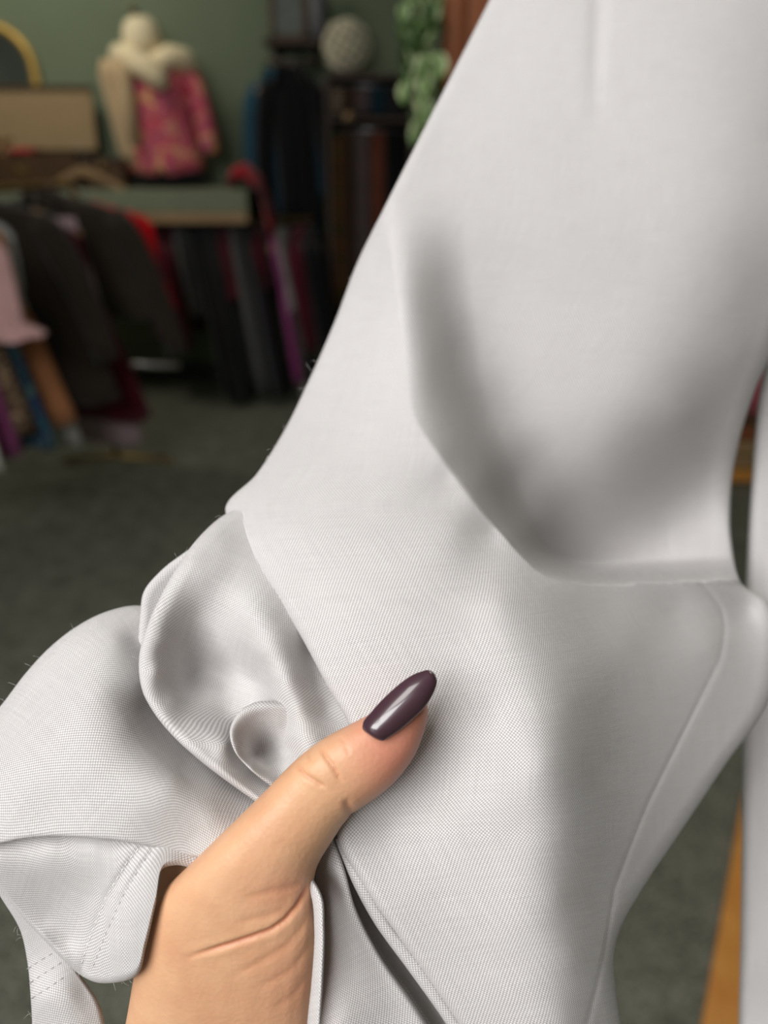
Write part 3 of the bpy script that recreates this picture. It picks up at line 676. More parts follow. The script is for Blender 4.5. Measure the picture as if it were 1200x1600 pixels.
# ------------------------------------------------------------------ furniture and garments of the shop
M = {}
M['brass'] = plain('aged_brass', (0.42, 0.28, 0.09), 0.35, metal=0.9, var=0.1)
M['steel'] = plain('brushed_steel', (0.55, 0.55, 0.54), 0.35, metal=0.9, var=0.05)
M['gilt'] = plain('gilt_frame', (0.55, 0.36, 0.09), 0.4, metal=0.35, var=0.15)
M['oak'] = wood_mat('pale_oak', (0.30, 0.19, 0.09), (0.42, 0.28, 0.14), 0.5)
M['dark'] = wood_mat('dark_stained_wood', (0.030, 0.016, 0.010), (0.060, 0.030, 0.017), 0.6, coat=0.0)
M['mahogany'] = wood_mat('polished_mahogany', (0.20, 0.060, 0.022), (0.34, 0.115, 0.045), 0.22, coat=0.8)
M['orange'] = wood_mat('orange_varnished_pine', (0.62, 0.25, 0.045), (0.78, 0.36, 0.085), 0.35, (6, 6, 6))
M['shelf'] = plain('pale_sage_shelf_paint', (0.205, 0.232, 0.155), 0.6, var=0.05)
M['glass'] = NT('mirror_glass').set(Metallic=1.0, Roughness=0.06).m
M['glass'].node_tree.nodes['Principled BSDF'].inputs['Base Color'].default_value = (0.75, 0.77, 0.78, 1)
M['tan'] = plain('tan_suitcase_cloth', (0.30, 0.215, 0.115), 0.8, var=0.1, scale=40)
M['leather'] = plain('brown_leather', (0.075, 0.040, 0.018), 0.5, var=0.2)
M['cream'] = plain('cream_jersey', (0.72, 0.63, 0.43), 0.9, var=0.06)
M['beige'] = cloth_mat('beige_camel_wool', (0.50, 0.37, 0.22))
M['fur'] = cloth_mat('cream_plush', (0.78, 0.67, 0.44), var=0.2, scale=90)
M['floral'] = print_mat('pink_floral_print', [(0.38, (0.40, 0.02, 0.05)), (0.48, (0.60, 0.17, 0.19)), (0.56, (0.50, 0.11, 0.20)), (0.63, (0.60, 0.07, 0.10)), (0.70, (0.66, 0.20, 0.22)), (0.78, (0.74, 0.46, 0.18)), (0.86, (0.58, 0.12, 0.24))], 12.0, 1.5)
M['leopard'] = print_mat('leopard_print', [(0.34, (0.05, 0.03, 0.02)), (0.42, (0.28, 0.19, 0.11)), (0.55, (0.34, 0.25, 0.16)), (0.62, (0.07, 0.04, 0.025))], 60.0)
M['bluep'] = print_mat('blue_teal_print', [(0.35, (0.02, 0.05, 0.10)), (0.5, (0.05, 0.16, 0.20)), (0.62, (0.035, 0.06, 0.17)), (0.72, (0.13, 0.24, 0.22))], 12.0)
M['olivep'] = print_mat('autumn_leaf_print', [(0.35, (0.03, 0.035, 0.012)), (0.48, (0.11, 0.085, 0.02)), (0.58, (0.16, 0.05, 0.02)), (0.7, (0.05, 0.06, 0.02))], 10.0)
for k, c in dict(tweed=(0.024, 0.018, 0.013), tweed2=(0.030, 0.024, 0.017), pink=(0.50, 0.30, 0.29), lilac=(0.40, 0.29, 0.32), maroon=(0.080, 0.006, 0.014), wine=(0.075, 0.008, 0.018), red=(0.60, 0.006, 0.012), crimson=(0.34, 0.010, 0.020),
                 black=(0.006, 0.006, 0.007), charcoal=(0.022, 0.022, 0.024), grey=(0.12, 0.122, 0.12), pale=(0.34, 0.34, 0.32), white=(0.55, 0.56, 0.50), magenta=(0.30, 0.030, 0.19), purple=(0.20, 0.045, 0.13), navy=(0.012, 0.018, 0.035),
                 teal=(0.020, 0.075, 0.115), deepteal=(0.010, 0.035, 0.050), rust=(0.33, 0.14, 0.06), brown=(0.055, 0.030, 0.018), redbrown=(0.15, 0.045, 0.025), mauve=(0.115, 0.085, 0.085), sand=(0.26, 0.20, 0.14), rose=(0.42, 0.10, 0.13)).items():
    M[k] = cloth_mat(k + '_cloth', c)

import re
def short(lab): return re.split(r' (?:under|hanging|between|over|right|near|nearest|next|in|left|at|whose|behind|below|with|peeping) ', lab)[0]
def hanger_proto():
    r = empty('clothes_hanger')
    mb = MB(); arc = [(0.185 * u, 0, -0.008 - 0.075 * abs(u) ** 1.35) for u in np.linspace(-1, 1, 17)]
    rings = []
    for (x, y, z) in arc:
        h = 0.016 if abs(x) < 0.06 else 0.012
        rings.append([(x, -0.006, z - h), (x, 0.006, z - h), (x, 0.007, z), (x, 0.006, z + h * 0.8), (x, -0.006, z + h * 0.8), (x, -0.007, z)])
    mb.loft(rings); mb.build('shoulder', M['oak'], r)
    hk = MB(); hk.tube([(0, 0, 0.0), (0, 0, 0.035)] + [(0.020 * math.sin(a) , 0, 0.055 - 0.020 * math.cos(a)) for a in np.linspace(0.0, 4.2, 9)], 0.0018, 6)
    hk.build('hook', M['steel'], r, True)
    return r
HANGER = hanger_proto(); hanger_used = [False]
def hanger(loc, rz, label, group):
    o = HANGER if not hanger_used[0] else copy_tree(HANGER)
    hanger_used[0] = True
    o.location = loc; o.rotation_euler = (0, 0, rz); return tag(o, label, 'hanger', group)

def garment(name, label, cat, mat, top, w, L, d=0.06, rz=0.0, lean=0.0, flare=1.15, kind='coat', seed=0, group=None, sleeve=None, trim=None, lean_y=0.0):
    """A garment hanging from (local) its neck: a flattened body with folds, shoulders, and for coats collar and two sleeves."""
    rs = random.Random(seed); r = empty(name, tuple(top), rz, label=label, cat=cat, group=group)
    n = 44; ph = [rs.uniform(0, 6.28) for _ in range(3)]; kf = [rs.randint(4, 6), rs.randint(7, 10), rs.randint(11, 15)]
    if kind in ('coat', 'top', 'dress'):
        prof = [(0.0, 0.055, 0.5), (0.012, 0.075, 0.75), (0.035, w * 0.33, 0.8), (0.062, w * 0.46, 0.9), (0.09, w * 0.50, 1.0), (0.16, w * 0.485, 1.05), (0.30, w * (0.46 if kind == 'coat' else 0.42), 1.0)]
        for q in (0.45, 0.6, 0.75, 0.9, 1.0):
            h = 0.30 + (L - 0.30) * (q - 0.3) / 0.7
            if h > 0.32: prof.append((h, w * 0.46 * (1 + (flare - 1) * q), 1.0 + 0.25 * q))
    else:                                                                # trousers, skirt, scarf: folded over the hanger bar
        prof = [(0.0, w * 0.46, 0.30), (0.01, w * 0.49, 0.7)]
        for q in (0.1, 0.25, 0.4, 0.55, 0.7, 0.85, 1.0): prof.append((L * q, w * 0.5 * (1 + (flare - 1) * q), 1.0 + 0.2 * q))
    rings = []
    for h, hw, dd in prof:
        q = min(1, h / L); ring = []
        for j in range(n):
            a = 2 * math.pi * j / n; cs, sn = math.cos(a), math.sin(a)
            fold = 1 + q * (0.05 * math.sin(kf[0] * a + ph[0]) + 0.04 * math.sin(kf[1] * a + ph[1] + q))
            fy = fold + q * 0.22 * math.sin(kf[1] * a + ph[2])
            x = hw * math.copysign(abs(cs) ** 0.75, cs) * fold; y = d * dd * 0.5 * math.copysign(abs(sn) ** 0.7, sn) * fy
            ring.append((x + lean * h, y + lean_y * h, -h + 0.01 * q * math.sin(3 * a + ph[0])))
        rings.append(ring)
    mb = MB(); mb.loft(rings); body = mb.build('body', mat, r, True)
    if kind == 'coat' or sleeve:
        sl = sleeve or 0.56
        for s in (-1, 1):
            pts = []; rad = []
            for q in np.linspace(0, 1, 9):
                h = 0.075 + sl * q
                pts.append((s * (w * 0.455 + 0.075 * q ** 0.7 + 0.02 * math.sin(q * 3)) + lean * h, -0.012 * q + lean_y * h, -h)); rad.append(0.058 * (1 - 0.25 * q) if q > 0.02 else 0.045)
            sb = MB(); sb.tube(pts, rad, 14); sb.build('sleeve', mat, r, True)
    if kind == 'coat':
        cb = MB(); ring = []
        for q in np.linspace(-1, 1, 13):
            a = q * 2.2; x = 0.075 * math.sin(a); y = -0.0 + 0.045 * math.cos(a) - d * 0.35
            ring.append([(x * 1.15, y - 0.01, -0.05 - 0.05 * abs(q)), (x, y, 0.012), (x * 0.92, y + 0.004, 0.012), (x * 0.95, y + 0.004, -0.05)])
        cb.loft(ring); cb.build('collar', trim or mat, r, True)
    elif kind in ('trousers', 'skirt'):
        wb = MB(); rr = []
        for h in (-0.004, 0.0, 0.028, 0.034):
            rr.append([(w * 0.50 * math.copysign(abs(math.cos(2 * math.pi * j / 28)) ** 0.75, math.cos(2 * math.pi * j / 28)) + lean * h, d * 0.46 * math.sin(2 * math.pi * j / 28) + lean_y * h, -h) for j in range(28)])
        wb.loft(rr); wb.build('waistband', mat, r, True)
    return r

# -- wall shelf with a rail under it
SY = 4.40; szt = float(atY(200, 297, SY)[2]); xl, xr = float(atY(-70, 297, SY)[0]), float(atY(386, 297, SY)[0])
ws = empty('wall_shelf', ((xl + xr) / 2, YB, szt), label='pale sage painted wall shelf with a hanging rail beneath it', cat='shelf')
def child(mb, name, mat, root, smooth=False):
    o = mb.build(name, mat, root, smooth); o.matrix_parent_inverse = Matrix.LocRotScale(root.location, root.rotation_euler, None).inverted(); return o
child(MB().box(((xl + xr) / 2, (SY + YB) / 2, szt - 0.0125), (xr - xl, YB - SY, 0.025), bev=0.004), 'board', M['shelf'], ws)
child(MB().box(((xl + xr) / 2, SY - 0.011, szt - 0.055), (xr - xl, 0.022, 0.11), bev=0.004), 'fascia', M['shelf'], ws)
child(MB().box(((xl + xr) / 2, SY - 0.026, szt - 0.137), (xr - xl, 0.012, 0.050), bev=0.003), 'trim_strip', M['oak'], ws)
rz_ = szt - 0.165
child(MB().tube([(xl + 0.02, SY + 0.2, rz_), (xr + 0.33, SY + 0.2, rz_)], 0.012, 12), 'hanging_rail', M['brass'], ws, True)
for x in (xl + 0.2, (xl + xr) / 2, xr - 0.1):
    child(MB().box((x, SY + 0.2, szt - 0.09), (0.02, 0.03, 0.15)).box((x, (SY + YB) / 2, szt - 0.04), (0.02, YB - SY - 0.03, 0.04)), 'bracket', M['dark'], ws)

# -- garments hanging edge-on under the shelf
far = [('velvet_dress', 'dress', 'wine red velvet dress next to the bright red blouse, under the shelf', 'wine', 232, 0.62, 0.085, 'dress', 1.1),
       ('velvet_jacket', 'jacket', 'dark maroon jacket under the shelf, left of the pale grey skirt', 'maroon', 258, 0.44, 0.10, 'coat', 1.1),
       ('skirt', 'skirt', 'short pale grey skirt hanging under the left half of the shelf', 'grey', 288, 0.46, 0.06, 'skirt', 1.0),
       ('trousers', 'trousers', 'black trousers hanging between the pale grey skirt and the charcoal trousers', 'black', 312, 0.95, 0.07, 'trousers', 1.2),
       ('trousers', 'trousers', 'charcoal trousers hanging in the dark middle of the shelf rail', 'charcoal', 334, 0.95, 0.07, 'trousers', 1.2),
       ('blouse', 'blouse', 'maroon blouse over the dark trousers in the middle of the shelf rail', 'maroon', 352, 0.36, 0.10, 'dress', 1.05),
       ('trousers', 'trousers', 'mid grey trousers under the right half of the shelf', 'grey', 372, 0.90, 0.055, 'trousers', 1.1),
       ('trousers', 'trousers', 'dark slate trousers right of the mid grey pair', 'charcoal', 391, 0.92, 0.055, 'trousers', 1.1),
       ('shirt', 'shirt', 'short wine red shirt hanging left of the magenta dress', 'maroon', 406, 0.32, 0.10, 'dress', 1.1),
       ('long_dress', 'dress', 'long magenta pink dress near the right end of the shelf rail', 'magenta', 428, 0.86, 0.055, 'dress', 1.05),
       ('blouse', 'blouse', 'short pale grey blouse hanging against the magenta dress', 'pale', 442, 0.44, 0.055, 'dress', 1.0),
       ('long_skirt', 'skirt', 'long off white skirt whose hem shows below the magenta dress', 'white', 424, 0.98, 0.045, 'skirt', 1.0),
       ('cardigan', 'cardigan', 'dark wine cardigan near the right end of the shelf rail', 'wine', 464, 0.40, 0.10, 'coat', 1.1),
       ('coat', 'coat', 'black long coat at the very end of the shelf rail', 'black', 484, 0.95, 0.08, 'coat', 1.1)]
for i, (nm, cat, lab, mt, px, L, d, kd, fl) in enumerate(far):
    x = float(atY(px, 360, SY + 0.2)[0]); top = (x, SY + 0.2, rz_ - 0.040)
    if mt == 'white': top = (x + 0.03, SY + 0.27, rz_ - 0.05)
    garment(nm, lab, cat, M[mt], top, 0.40, L, d, rz=math.pi / 2 + (0.06 if i % 2 else -0.05), lean=0.0, flare=fl, kind=kd, seed=20 + i, sleeve=0.01 if False else None, lean_y=-0.13)
    hanger((x, SY + 0.2 - 0.0, rz_ - 0.058), math.pi / 2 + (0.06 if i % 2 else -0.05), 'pale wooden hanger inside the ' + short(lab), 'wooden hangers on the shelf rail')
# a red scarf and red folded top on the end of the shelf
def drape(name, label, cat, mat, pts, wid, th, parent=None):
    """a soft band of cloth lying along pts (world), wid wide across y"""
    rings = []
    P = [np.array(p, float) for p in pts]
    for i, p in enumerate(P):
        ring = []
        for j in range(20):
            a = 2 * math.pi * j / 20
            ring.append((p[0] + 0.01 * math.sin(3 * a + i), p[1] + wid / 2 * math.cos(a) * (1 + 0.1 * math.sin(i * 1.7)), p[2] + th / 2 * math.sin(a) * (1 + 0.25 * math.sin(i * 2.3 + a * 2))))
        rings.append(ring)
    o = MB().loft(rings).build(name, mat, parent, True)
    return tag(o, label, cat) if label else o
a0 = atY(372, 285, SY + 0.15); 
drape('scarf', 'crimson scarf folded over the right end of the wall shelf', 'scarf', M['crimson'], [(a0[0] - 0.04, SY + 0.2, szt + 0.045), (a0[0] + 0.01, SY + 0.2, szt + 0.085), (a0[0] + 0.05, SY + 0.18, szt + 0.075), (xr + 0.05, SY + 0.15, szt + 0.02), (xr + 0.075, SY + 0.12, szt - 0.05), (xr + 0.10, SY + 0.10, szt - 0.13), (xr + 0.12, SY + 0.08, szt - 0.20)], 0.30, 0.085)

# -- dress form on the shelf
bx_, by_ = float(atY(258, 250, 4.66)[0]), 4.66
z_top = float(atY(237, 24, by_)[2]); z_hem = float(atY(260, 268, by_)[2])
df = empty('dress_form', (bx_, by_, szt), label='cream dress form wearing the floral blouse on the wall shelf', cat='mannequin')
H = z_top - szt
def lo(z): return z - szt
zs = z_top - 0.21                       # shoulder height
child_ = lambda mb, nm, mt, sm=True: mb.build(nm, mt, df, sm)
child_(MB().lathe((-0.045, 0, 0), [(0.001, H), (0.05, H - 0.006), (0.082, H - 0.03), (0.10, H - 0.075), (0.105, H - 0.12), (0.09, H - 0.155), (0.06, H - 0.18), (0.055, H - 0.22), (0.001, H - 0.225)], 24), 'head_cap', M['cream'])
tor = []
for z, w_, d_ in ((lo(zs) + 0.02, 0.06, 0.05), (lo(zs), 0.12, 0.07), (lo(zs) - 0.03, 0.17, 0.085), (lo(zs) - 0.10, 0.18, 0.10), (lo(zs) - 0.2, 0.165, 0.115), (lo(zs) - 0.33, 0.125, 0.09), (lo(zs) - 0.42, 0.14, 0.10), (lo(zs) - 0.52, 0.17, 0.11), (0.03, 0.165, 0.10)):
    tor.append([(w_ * math.cos(2 * math.pi * j / 28), d_ * math.sin(2 * math.pi * j / 28), z) for j in range(28)])
child_(MB().loft(tor), 'torso', M['cream'])
child_(MB().lathe((0, 0, 0), [(0.13, 0.0), (0.13, 0.012), (0.03, 0.02), (0.02, 0.10), (0.001, 0.10)], 20), 'base', M['dark'])
bl = empty('blouse', (bx_, by_, zs), label='pink and gold floral blouse on the dress form', cat='blouse')
rg = []; Lb = zs - z_hem
for q in np.linspace(0, 1, 10):
    z = -0.0 - Lb * q; w_ = 0.10 + 0.09 * sstep(0, 0.12, q) - 0.025 * math.sin(math.pi * min(1, q * 1.1)) + 0.02 * q; d_ = 0.09 + 0.04 * sstep(0, 0.2, q)
    rg.append([(w_ * math.cos(2 * math.pi * j / 36) * (1 + 0.03 * q * math.sin(7 * 2 * math.pi * j / 36)), d_ * math.sin(2 * math.pi * j / 36) * (1 + 0.08 * q * math.sin(9 * 2 * math.pi * j / 36)), z + 0.015 * q * math.cos(2 * 2 * math.pi * j / 36)) for j in range(36)])
MB().loft(rg).build('body', M['floral'], bl, True)
for s in (1, -1):
    MB().tube([(s * 0.165, 0, -0.03), (s * 0.205, -0.01, -0.12), (s * 0.235, -0.02, -0.24), (s * 0.255, -0.03, -0.36), (s * 0.262, -0.035, -0.43)] if s > 0 else
              [(s * 0.165, 0, -0.03), (s * 0.19, 0.03, -0.12), (s * 0.20, 0.05, -0.24), (s * 0.20, 0.05, -0.36), (s * 0.20, 0.05, -0.43)], [0.05, 0.058, 0.055, 0.05, 0.045] if s > 0 else [0.045, 0.05, 0.05, 0.045, 0.04], 16).build('sleeve', M['floral'], bl, True)
pn = MB(); 
for k in range(5): pn.ball((0.0 + 0.005 * k, -0.135, -0.08 - 0.085 * k), 0.009, 1)
o = pn.build('button_row', M['brass'], bl, True); o['kind'] = 'stuff'
jk = empty('draped_jacket', (bx_ - 0.205, by_ - 0.03, zs + 0.01), label='beige camel jacket slung over the left shoulder of the dress form', cat='jacket')
rg = []
for q in np.linspace(0, 1, 9):
    w_ = (0.05 + 0.035 * sstep(0, 0.15, q)) * (1 - 0.25 * q); z = -0.49 * q
    rg.append([(w_ * math.cos(2 * math.pi * j / 24) - 0.01 + 0.05 * q, 0.075 * math.sin(2 * math.pi * j / 24) * (1 + 0.18 * math.sin(5 * 2 * math.pi * j / 24)), z) for j in range(24)])
MB().loft(rg).build('front_panel', M['beige'], jk, True)
MB().tube([(0.07, -0.095, 0.0), (0.085, -0.125, -0.1), (0.09, -0.125, -0.25), (0.10, -0.12, -0.40)], [0.03, 0.038, 0.035, 0.026], 12).build('sleeve', M['beige'], jk, True)
sh = empty('plush_shawl', (bx_, by_, zs), label='cream plush shawl around the shoulders of the dress form', cat='shawl')
for nm, pts, rr in (('front_end', [(-0.17, -0.05, 0.03), (-0.10, -0.10, 0.02), (-0.02, -0.14, -0.03), (0.06, -0.155, -0.085), (0.075, -0.15, -0.13)], [0.055, 0.06, 0.062, 0.055, 0.03]),
                    ('shoulder_wrap', [(0.02, -0.11, -0.02), (0.10, -0.08, 0.02), (0.17, -0.03, 0.01), (0.215, 0.0, -0.03)], [0.05, 0.058, 0.058, 0.04])):
    MB().tube(pts, rr, 14).build(nm, M['fur'], sh, True)
sk = empty('skirt', (bx_ + 0.015, by_, z_hem + 0.02), label='black skirt under the floral blouse on the dress form', cat='skirt')
rg = [[((0.175 + 0.012 * k) * math.cos(2 * math.pi * j / 32) * (1 + 0.02 * math.sin(9 * 2 * math.pi * j / 32)), (0.118 + 0.008 * k) * math.sin(2 * math.pi * j / 32), -z) for j in range(32)] for k, z in enumerate((0.0, 0.03, 0.06, z_hem + 0.02 - szt - 0.008))]
MB().loft(rg).build('body', M['black'], sk, True); MB().loft([[(x * 1.01, y * 1.01, z) for x, y, z in rg[0]], [(x * 1.01, y * 1.01, z) for x, y, z in rg[1]]]).build('waistband', M['black'], sk, True)
# -- wall hook above the dress form
hkp = atY(207, 22, YB - 0.03); hk = empty('wall_hook', tuple(hkp), label='small dark brass hook on the wall behind the dress form', cat='hook')
MB().box((0, 0.02, 0), (0.035, 0.015, 0.07), bev=0.004).build('plate', M['leather'], hk); MB().tube([(0, 0.015, 0.02), (0, -0.02, 0.0), (0, -0.035, 0.02), (0, -0.04, 0.045)], 0.006, 8).build('prong', M['brass'], hk, True)

# -- open suitcase on the shelf
sx0, sx1 = float(atY(-75, 235, 4.62)[0]), float(atY(134, 235, 4.62)[0])
st = empty('suitcase', ((sx0 + sx1) / 2, 4.62, szt), label='open tan vintage suitcase with brown edges on the wall shelf', cat='suitcase')
sw = sx1 - sx0; lz = float(atY(60, 140, 4.78)[2]) - szt
bh = float(atY(60, 240, 4.5)[2]) - szt
mb = MB(); 
for c, d_ in (((0, 0, 0.006), (sw, 0.34, 0.012)), ((0, -0.165, bh / 2), (sw, 0.012, bh)), ((0, 0.165, bh / 2), (sw, 0.012, bh)), ((-sw / 2 + 0.006, 0, bh / 2), (0.012, 0.33, bh)), ((sw / 2 - 0.006, 0, bh / 2), (0.012, 0.33, bh))): mb.box(c, d_)
mb.build('base', M['leather'], st)
MB().box((0, 0.215, (bh + lz) / 2 + 0.01), (sw, 0.02, lz - bh), rx=-0.12, bev=0.004).build('lid', M['tan'], st)
MB().box((0, 0.238, lz + 0.012), (sw, 0.07, 0.016), rx=-0.12, bev=0.004).build('lid_edge', M['leather'], st)
MB().box((sw * 0.1, -0.176, bh * 0.55), (0.05, 0.01, 0.035), bev=0.003).build('clasp', M['brass'], st)
for x in (-0.22, 0.2): MB().box((x, -0.174, bh / 2), (0.03, 0.006, bh)).build('strap', M['leather'], st)
tag(drape('folded_garment', 'dark red folded cloth poking out of the open suitcase', 'cloth', M['crimson'], [(bx, 4.5, szt + bh + 0.012) for bx in np.linspace(float(atY(28, 280, 4.5)[0]), float(atY(66, 280, 4.5)[0]), 5)], 0.12, 0.03), None)
bq = empty('dried_posy', tuple(atY(4, 232, 4.55)), label='small posy of dried flowers in front of the suitcase lid', cat='flowers')
rs = random.Random(5)
MB().tube([(0, 0, -0.12), (0.005, 0, -0.06), (0, 0, -0.01)], 0.006, 6).build('stem', plain('dry_stem', (0.16, 0.14, 0.05), 0.8), bq)
for k in range(9): MB().ball((rs.uniform(-0.05, 0.05), rs.uniform(-0.03, 0.03), rs.uniform(-0.03, 0.05)), rs.uniform(0.014, 0.022), 1).build('bloom', M['rust'] if k % 3 == 0 else M['olivep'], bq, True)
# large wooden hanger leaning at the front of the shelf
hg = copy_tree(HANGER); tag(hg, 'wooden hanger leaning in front of the open suitcase', 'hanger'); hg['group'] = ''; del hg['group']
hg.location = tuple(atY(127, 262, 4.42)); hg.rotation_euler = (0.12, 0, 0.02); hg.scale = (1.18, 1.5, 1.45)
# small wooden box right of the suitcase
wb = empty('wooden_box', (float(atY(172, 280, 4.6)[0]), 4.60, szt), label='small dark wooden box between the suitcase and the dress form', cat='box')
MB().box((0, 0, 0.065), (0.22, 0.2, 0.13), bev=0.004).build('body', M['leather'], wb); MB().box((0, 0, 0.142), (0.23, 0.21, 0.022), bev=0.004).build('lid', M['dark'], wb); MB().box((0, -0.104, 0.12), (0.025, 0.008, 0.03)).build('clasp', M['brass'], wb)
# -- gilt arched mirror on the wall
mc = atY(-14, 90, YB - 0.03); mr = empty('arched_mirror', (float(mc[0]), YB - 0.03, szt), label='arched gilt framed mirror standing behind the open suitcase', cat='mirror')
aw = float(atY(52, 100, YB - 0.03)[0]) - float(mc[0]); ah = float(atY(0, 38, YB - 0.03)[2]) - szt
arch = [(-aw, 0.01)] + [(-aw, z) for z in np.linspace(0.1, ah - aw * 0.95, 4)] + [(aw * math.cos(a), ah - aw * 0.95 + aw * 0.95 * math.sin(a)) for a in np.linspace(math.pi, 0, 19)[1:-1]] + [(aw, z) for z in np.linspace(ah - aw * 0.95, 0.1, 4)] + [(aw, 0.01)]
MB().tube([(x, 0, z) for x, z in arch] + [(-aw, 0, 0.01)], 0.024, 10).build('frame', M['gilt'], mr, True)
gb = MB(); n_ = len(arch); gb.add([(x * 0.98, 0.004, z) for x, z in arch] + [(x * 0.98, 0.012, z) for x, z in arch], [tuple(range(n_)), tuple(range(2 * n_ - 1, n_ - 1, -1))] + [(i, (i + 1) % n_, n_ + (i + 1) % n_, n_ + i) for i in range(n_)])
gb.build('glass', M['glass'], mr)

# -- bracket shelf with a framed picture, coats below it
bz = float(atY(455, 66, 4.78)[2]); b0, b1 = float(atY(412, 66, 4.78)[0]), float(atY(500, 66, 4.78)[0])
bs = empty('bracket_shelf', ((b0 + b1) / 2, 4.86, bz), label='small dark wooden bracket shelf above the black and blue coats', cat='shelf')
MB().box((0, 0, 0), (b1 - b0, 0.27, 0.03), bev=0.004).build('board', M['dark'], bs)
for s in (-1, 1): MB().box((s * (b1 - b0) * 0.35, 0.04, -0.06), (0.02, 0.18, 0.09), bev=0.003).build('bracket', M['dark'], bs)
MB().tube([(-(b1 - b0) * 0.5, -0.05, -0.09), ((b1 - b0) * 0.5, -0.05, -0.09)], 0.010, 10).build('rail', M['leather'], bs, True)
pf = empty('picture_frame', (float(atY(452, 55, 4.86)[0]), 4.86, bz + 0.016), label='small picture in a brown wooden frame on the bracket shelf', cat='picture')
pw, phh = 0.20, 0.27
for c, d_ in (((0, 0, 0.015), (pw, 0.02, 0.03)), ((0, 0, phh - 0.015), (pw, 0.02, 0.03)), ((-pw / 2 + 0.015, 0, phh / 2), (0.03, 0.02, phh)), ((pw / 2 - 0.015, 0, phh / 2), (0.03, 0.02, phh))): MB().box(c, d_, bev=0.003).build('frame_rail', M['leather'], pf)
MB().box((0, 0.004, phh / 2), (pw - 0.05, 0.008, phh - 0.05)).build('picture', plain('grey_green_picture', (0.07, 0.09, 0.075), 0.4, var=0.4, scale=20), pf)
vz = empty('vase', (float(atY(500, 40, 4.86)[0]) - 0.01, 4.86, bz + 0.016), label='grey tapered vase beside the framed picture', cat='vase')
MB().lathe((0, 0, 0), [(0.03, 0), (0.045, 0.05), (0.05, 0.14), (0.035, 0.22), (0.022, 0.25)], 20).build('body', plain('grey_glazed_stoneware', (0.13, 0.13, 0.14), 0.4), vz, True); MB().lathe((0, 0, 0.248), [(0.022, 0), (0.030, 0.02), (0.024, 0.02), (0.016, 0.0)], 20).build('rim', plain('grey_rim', (0.16, 0.16, 0.17), 0.4), vz, True)
ct = atY(415, 108, 4.74)
garment('coat', 'teal blue coat hanging left of the black coat under the bracket shelf', 'coat', M['teal'], (float(atY(432, 106, 4.78)[0]), 4.80, bz - 0.125), 0.26, 0.78, 0.08, 0.0, lean=0.06, kind='coat', seed=51)
garment('coat', 'long black coat hanging in front of the teal blue coat', 'coat', M['black'], (float(atY(452, 106, 4.68)[0]), 4.70, bz - 0.115), 0.23, 0.76, 0.10, 0.0, lean=0.03, flare=1.0, kind='coat', seed=52)
garment('long_skirt', 'dark teal skirt hanging below the black coat', 'skirt', M['deepteal'], (float(atY(474, 300, 4.72)[0]), 4.83, bz - 0.70), 0.22, 0.55, 0.08, 0.0, kind='skirt', seed=53)
for i, px in enumerate((432, 452)): hanger((float(atY(px, 100, 4.8 - 0.1 * i)[0]), 4.80 - 0.1 * i, bz - 0.150), 0.0, ('wooden hanger of the teal blue coat', 'wooden hanger of the long black coat')[i], None)

# -- dark open wardrobe with two rows of clothes and a dried flower ball on top
c0, c1 = float(atY(506, 112, 4.55)[0]), float(atY(648, 112, 4.55)[0]); cz = float(atY(545, 114, 4.55)[2]); cy0, cy1 = 4.55, 4.98
wr = empty('open_wardrobe', ((c0 + c1) / 2, (cy0 + cy1) / 2, 0), label='dark open wardrobe with two rows of hanging clothes against the back wall', cat='wardrobe')
cw, cd = c1 - c0, cy1 - cy0; zm = float(atY(545, 186, 4.55)[2])
for nm, c, d_ in (('side_panel', (-cw / 2 + 0.0125, 0, cz / 2), (0.025, cd, cz)), ('side_panel', (cw / 2 - 0.0125, 0, cz / 2), (0.025, cd, cz)), ('back_panel', (0, cd / 2 - 0.006, cz / 2), (cw - 0.05, 0.012, cz - 0.05)),
                  ('top_board', (0, 0, cz - 0.0125), (cw - 0.05, cd, 0.025)), ('shelf', (0, 0, zm), (cw - 0.05, cd - 0.02, 0.022)), ('bottom_board', (0, 0, 0.06), (cw - 0.05, cd - 0.02, 0.025))):
    MB().box(c, d_, bev=0.002).build(nm, M['dark'], wr)
MB().tube([(-cw / 2 + 0.02, -0.05, cz - 0.05), (cw / 2 - 0.02, -0.05, cz - 0.05)], 0.008, 8).build('rail', M['steel'], wr, True); MB().tube([(-cw / 2 + 0.02, -0.05, zm - 0.05), (cw / 2 - 0.02, -0.05, zm - 0.05)], 0.008, 8).build('rail', M['steel'], wr, True)
MB().ball((-cw / 2 + 0.125, -cd / 2 - 0.02, zm + 0.01), 0.024, 2).build('knob', M['oak'], wr, True)
for i, (px, mt, lab) in enumerate(((520, 'sand', 'sand coloured scarf at the left end of the upper wardrobe row'), (545, 'brown', 'dark brown scarf hanging second in the upper wardrobe row'), (566, 'mauve', 'dull mauve scarf in the middle of the upper wardrobe row'), (590, 'deepteal', 'dark teal scarf right of the mauve one in the upper wardrobe row'), (618, 'charcoal', 'charcoal scarf at the right end of the upper wardrobe row'))):
    x = float(atY(px, 140, 4.6)[0]); garment('hanging_scarf', lab, 'scarf', M[mt], (x, 4.70, cz - 0.055), 0.085, cz - zm - 0.09, 0.06, kind='scarf', flare=1.0, seed=60 + i)
